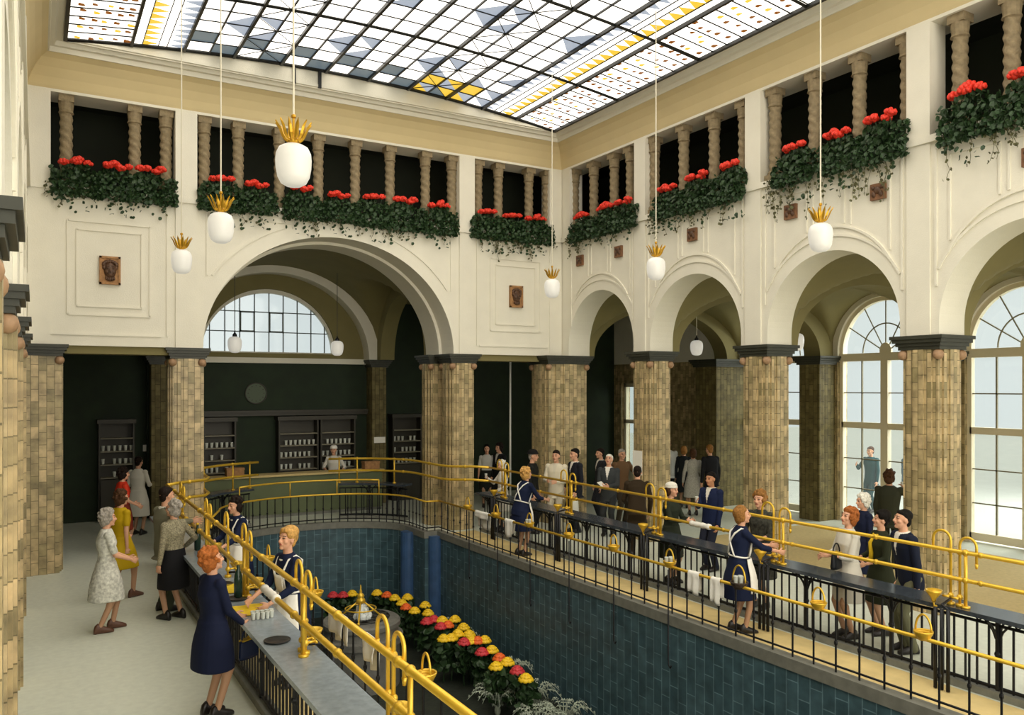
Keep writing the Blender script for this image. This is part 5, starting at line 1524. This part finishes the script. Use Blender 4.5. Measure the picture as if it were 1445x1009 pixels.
# ---------------------------------------------------------------- geraniums along the gallery
def leaf_quad(mb, c, r, rnd, mi=0, flat=.5):
    """small rounded leaf"""
    n = Vector((rnd.uniform(-1, 1), rnd.uniform(-1, 1), rnd.uniform(-.2, 1))).normalized()
    t = n.orthogonal().normalized(); b_ = n.cross(t); a0 = rnd.uniform(0, 6.28)
    ps = []
    for k in range(6):
        a = a0+2*PI*k/6; q = c+(t*math.cos(a)+b_*math.sin(a)*.8)*r*(1 if k else 1.25)+n*(.12*r if k % 2 else -.12*r); ps.append(q)
    mb.add(ps, [tuple(range(6))], mi)
def flower_head(c, r, rnd):
    mb = MB(); c = Vector(c)
    for k in range(14):
        d = Vector((rnd.gauss(0, 1), rnd.gauss(0, 1), rnd.gauss(0, 1))).normalized(); d.z = abs(d.z)*.9-.25
        mb.ball(c+Vector((d.x*r*.75, d.y*r*.75, d.z*r*.6)), r*.42, 6, 4)
    mb.ball(c, r*.7, 8, 6)
    return mb
def make_geranium(seed, w=.72):
    """plant growing on the sill: origin on the sill front edge, x along the wall, -y towards the hall"""
    rnd = random.Random(seed); e = empty('geranium')
    mb = MB()
    for k in range(520):
        u = rnd.uniform(-1, 1); x = u*w*.58
        top = .30+.08*math.cos(u*2.5)+.05*math.sin(u*9+seed)
        z = rnd.uniform(-.2, top); y = -.02-.17*math.sqrt(max(0, 1-((z-.05)/.36)**2))*rnd.uniform(.2, 1.15)+(.14 if z > 0 else 0)*rnd.random()
        leaf_quad(mb, Vector((x, y, z)), rnd.uniform(.03, .055), rnd)
    for k in range(26):
        x = rnd.uniform(-w*.55, w*.55); z = -.18-rnd.random()**2*.32
        leaf_quad(mb, Vector((x, -.09-rnd.random()*.05, z)), rnd.uniform(.025, .045), rnd)
    build('foliage', mb, M['leaf'], e, fix=False)
    mb = MB()
    hs = []
    for k in range(rnd.choice((4, 4, 5))):
        x = (k-1.7)*.115+rnd.uniform(-.03, .03)+rnd.uniform(-.02, .02); z = .4+rnd.uniform(-.03, .05); hs.append((x, -.09+rnd.uniform(-.05, .04), z))
    for h_ in hs: mb.tube([(h_[0]*.8, -.02, .1), (h_[0], h_[1], h_[2])], .006, 5)
    build('stem', mb, M['leaf'], e)
    for h_ in hs: build('flower_head', flower_head(h_, rnd.uniform(.076, .096), rnd), M['red'], e, smooth=True, fix=False)
    return e
GV = [make_geranium(s) for s in (11, 12, 13, 14)]
used_g = set()
def put_geranium(x, y, rz, label, i):
    if i < len(GV): o = GV[i]
    else: o = copy_tree(GV[R.randrange(4)]); o.scale = (R.uniform(.92, 1.08), 1, R.uniform(.92, 1.1))
    o.location = (x, y, ZI+.0); o.rotation_euler = (0, 0, rz)
    tag(o, label, 'flower', 'red geraniums along the gallery')
gi = 0
GA = [[166, 215], [312, 362, 425, 478, 527, 573, 621], [687, 722, 757]]
gn = ['left bay of the far gallery', 'wide bay of the far gallery', 'bay of the far gallery by the corner']
for b_, l in enumerate(GA):
    xs = [at_Y(p, YA-.08) for p in l]
    if b_ == 0: xs = [.62]+xs
    for i, x in enumerate(xs):
        put_geranium(x, YA-.02, 0, 'red geranium in the %s, %s from the left' % (gn[b_], ORD[i]), gi); gi += 1
GB = [[822, 856, 882], [944, 986, 1030], [1121, 1184, 1246]]
for b_, l in enumerate(GB+[None]):
    ys = [at_X(p, XB-.08) for p in l] if l else [6.4, 5.6, 4.9]
    for i, y in enumerate(ys):
        put_geranium(XB-.02, y, -PI/2, 'red geranium in the %s bay of the side gallery, %s from the corner' % (ORD[b_], ORD[i]), gi); gi += 1
# dark leafy filling behind and thin trailing stems in front
def vine(P, u0, u1, n, label, seed, drop=.5):
    rnd = random.Random(seed); e = empty('trailing_vine', P((u0+u1)/2, 0, ZI)); off = Vector(P((u0+u1)/2, 0, ZI))
    lf, st = MB(), MB()
    for k in range(n):
        u = rnd.uniform(u0, u1); L_ = drop*rnd.uniform(.25, 1)*(1 if rnd.random() < .8 else 1.3); pts = []
        w = -.075; z = ZI+.02
        for i in range(7):
            pts.append(Vector(P(u, w-.012, z))-off); u += rnd.uniform(-.05, .05); z -= L_/6
            if i: 
                for q in range(2):
                    leaf_quad(lf, pts[-1]+Vector(P(rnd.uniform(-.05, .05), rnd.uniform(-.02, .0), rnd.uniform(-.03, .03)))-Vector(P(0, 0, 0)), rnd.uniform(.018, .032), rnd)
        st.tube(pts, .004, 4)
    build('leaves', lf, M['leaf_dry'], e, fix=False); build('stems', st, M['leaf_dry'], e)
    tag(e, label, 'vine', 'trailing vines under the gallery')
vine(FA, .1, 2.1, 9, 'sparse trailing vine below the left bay of the far gallery', 1, .45)
vine(FA, 3.0, 7.9, 34, 'trailing vine above the crown of the large arch', 2, .42)
vine(FA, 8.6, 10.6, 34, 'brownish trailing vine above the right mask plaque', 3, .6)
vine(FB, 13.8, 16.0, 26, 'trailing vine above the first side arch from the corner', 4, .5)
vine(FB, 10.7, 13.1, 26, 'trailing vine above the second side arch from the corner', 5, .6)
vine(FB, 7.5, 10.0, 34, 'trailing vine above the third side arch from the corner', 6, .7)
vine(FB, 4.5, 6.9, 26, 'trailing vine above the nearest side arch', 7, .6)

# ---------------------------------------------------------------- flowers and ferns in the sunken pool
def make_begonia(seed, m):
    rnd = random.Random(seed); e = empty('begonia')
    mb = MB()
    for k in range(60):
        a = rnd.uniform(0, 6.28); z = rnd.uniform(.25, .72); r = .2*rnd.random()**.5*(1.1-z*.5)
        leaf_quad(mb, Vector((r*math.cos(a), r*math.sin(a), z)), rnd.uniform(.05, .09), rnd)
    build('foliage', mb, M['leaf'], e, fix=False)
    mb = MB(); mb.tube([(0, 0, 0), (.02, 0, .4), (0, 0, .74)], .014, 6); build('stem', mb, M['leaf'], e)
    mb = MB(); c = Vector((0, 0, .78))
    for ring_, (n, rr, zz, s) in enumerate(((9, .085, -.01, .055), (7, .055, .03, .048), (4, .025, .055, .04))):
        for k in range(n):
            a = 2*PI*k/n+ring_*.4; d = Vector((math.cos(a), math.sin(a), 0))
            q = Quaternion((-d.y, d.x, 0), .7-ring_*.25).to_matrix()
            mb.ball(c+d*rr+Vector((0, 0, zz)), (s, s, s*.45), 8, 5, rot=q)
    build('bloom', mb, M[m], e, smooth=True, fix=False)
    return e
BG = {c: [make_begonia(20+i*7+hash_, c) for i in range(2)] for hash_, c in enumerate(('yellow', 'orange', 'crimson'))}
cnt = {k: 0 for k in BG}
fl = [(470, 838, 'crimson'), (484, 838, 'crimson'), (497, 836, 'yellow'), (532, 835, 'yellow'), (546, 838, 'orange'), (557, 842, 'yellow'), (567, 849, 'yellow'), (573, 855, 'orange'), (575, 841, 'yellow'), (585, 860, 'yellow'),
      (600, 852, 'yellow'), (604, 863, 'yellow'), (602, 875, 'crimson'), (612, 872, 'crimson'), (624, 873, 'yellow'), (642, 872, 'yellow'), (622, 882, 'crimson'), (632, 880, 'orange'), (654, 883, 'yellow'), (646, 892, 'yellow'),
      (637, 898, 'yellow'), (626, 899, 'yellow'), (662, 893, 'yellow'), (674, 902, 'orange'), (684, 901, 'yellow'), (655, 904, 'crimson'), (665, 902, 'yellow'),
      (694, 915, 'yellow'), (680, 918, 'crimson'), (705, 926, 'orange'), (716, 932, 'yellow'), (700, 938, 'yellow'), (730, 944, 'crimson'), (742, 955, 'yellow')]
cname = dict(yellow='yellow', orange='orange red', crimson='crimson')
for i, (px, py, c) in enumerate(fl):
    zt = -1.3; p = at_z(px, py, zt); k = cnt[c]; cnt[c] += 1
    if k < 2: o = BG[c][k]
    else: o = copy_tree(BG[c][k % 2])
    o.location = (min(p.x, 7.25), p.y, ZP); o.rotation_euler = (0, 0, R.uniform(0, 6)); 
    tag(o, '%s begonia in the sunken pool, %s %s one from the spring basin' % (cname[c], ORD[k], cname[c].split()[0]), 'flower', '%s begonias in the pool' % cname[c])
M['fern'] = mat('pale_grey_green_fern', '#9aa391', .7, noise=.35, nscale=10)
def make_fern(seed):
    rnd = random.Random(seed); mb = MB()
    mb.ball((0, 0, .05), .06, 8, 6)
    for k in range(16):
        a = 2*PI*k/16+rnd.uniform(-.2, .2); L_ = rnd.uniform(.35, .6); d = Vector((math.cos(a), math.sin(a), 0)); s = Vector((-d.y, d.x, 0))
        mb.tube([d*L_*t+Vector((0, 0, .75*t-.6*t*t+.05)) for t in (0, .25, .5, .75, 1)], [.012, .01, .008, .006, .003], 4)
        for i in range(9):
            t = i/9; p = d*L_*t+Vector((0, 0, .75*t-.6*t*t+.05)); w = .1*(1-t)*(.4+t*1.6)
            for sg in (-1, 1):
                mb.add([p, p+d*.03+s*sg*w*.5+Vector((0, 0, .01)), p+d*.045+s*sg*w-Vector((0, 0, .02)), p+d*.01+s*sg*w*.6], [(0, 1, 2, 3)])
    return mb
fp = None
for i, (x, y) in enumerate(((6.95, 15.35), (7.0, 14.4), (6.98, 12.3), (6.95, 11.4), (6.95, 10.5), (6.95, 9.6), (6.85, 16.1), (6.4, 11.6), (6.5, 10.5), (6.2, 9.4))):
    o = build('fern', make_fern(i+40), M['fern'], None, fix=False, loc=(x, y, ZP)); o.scale = (.88, .88, 1.5 if i > 2 else 1.9)
    tag(o, 'pale grey green fern at the pool wall, %s from the far end' % ORD[(1, 2, 4, 6, 8, 10, 0, 5, 7, 9)[i]], 'plant', 'ferns in the pool')

# ---------------------------------------------------------------- things in the people's hands
for p, lb in G_HELD:
    g = make_glass(p-Vector((0, 0, .03))); tag(g, lb, 'glass')
for l_, r_w in PAPER:
    c = (l_+r_w)/2; mb = MB(); mb.box(-.11, -.003, 0, .11, .003, .16); o = build('folded_paper', mb, M['paper'], None, loc=c); o.rotation_euler = (-.9, 0, .5)
    tag(o, 'white paper held by the white haired man in a dark grey suit', 'paper')
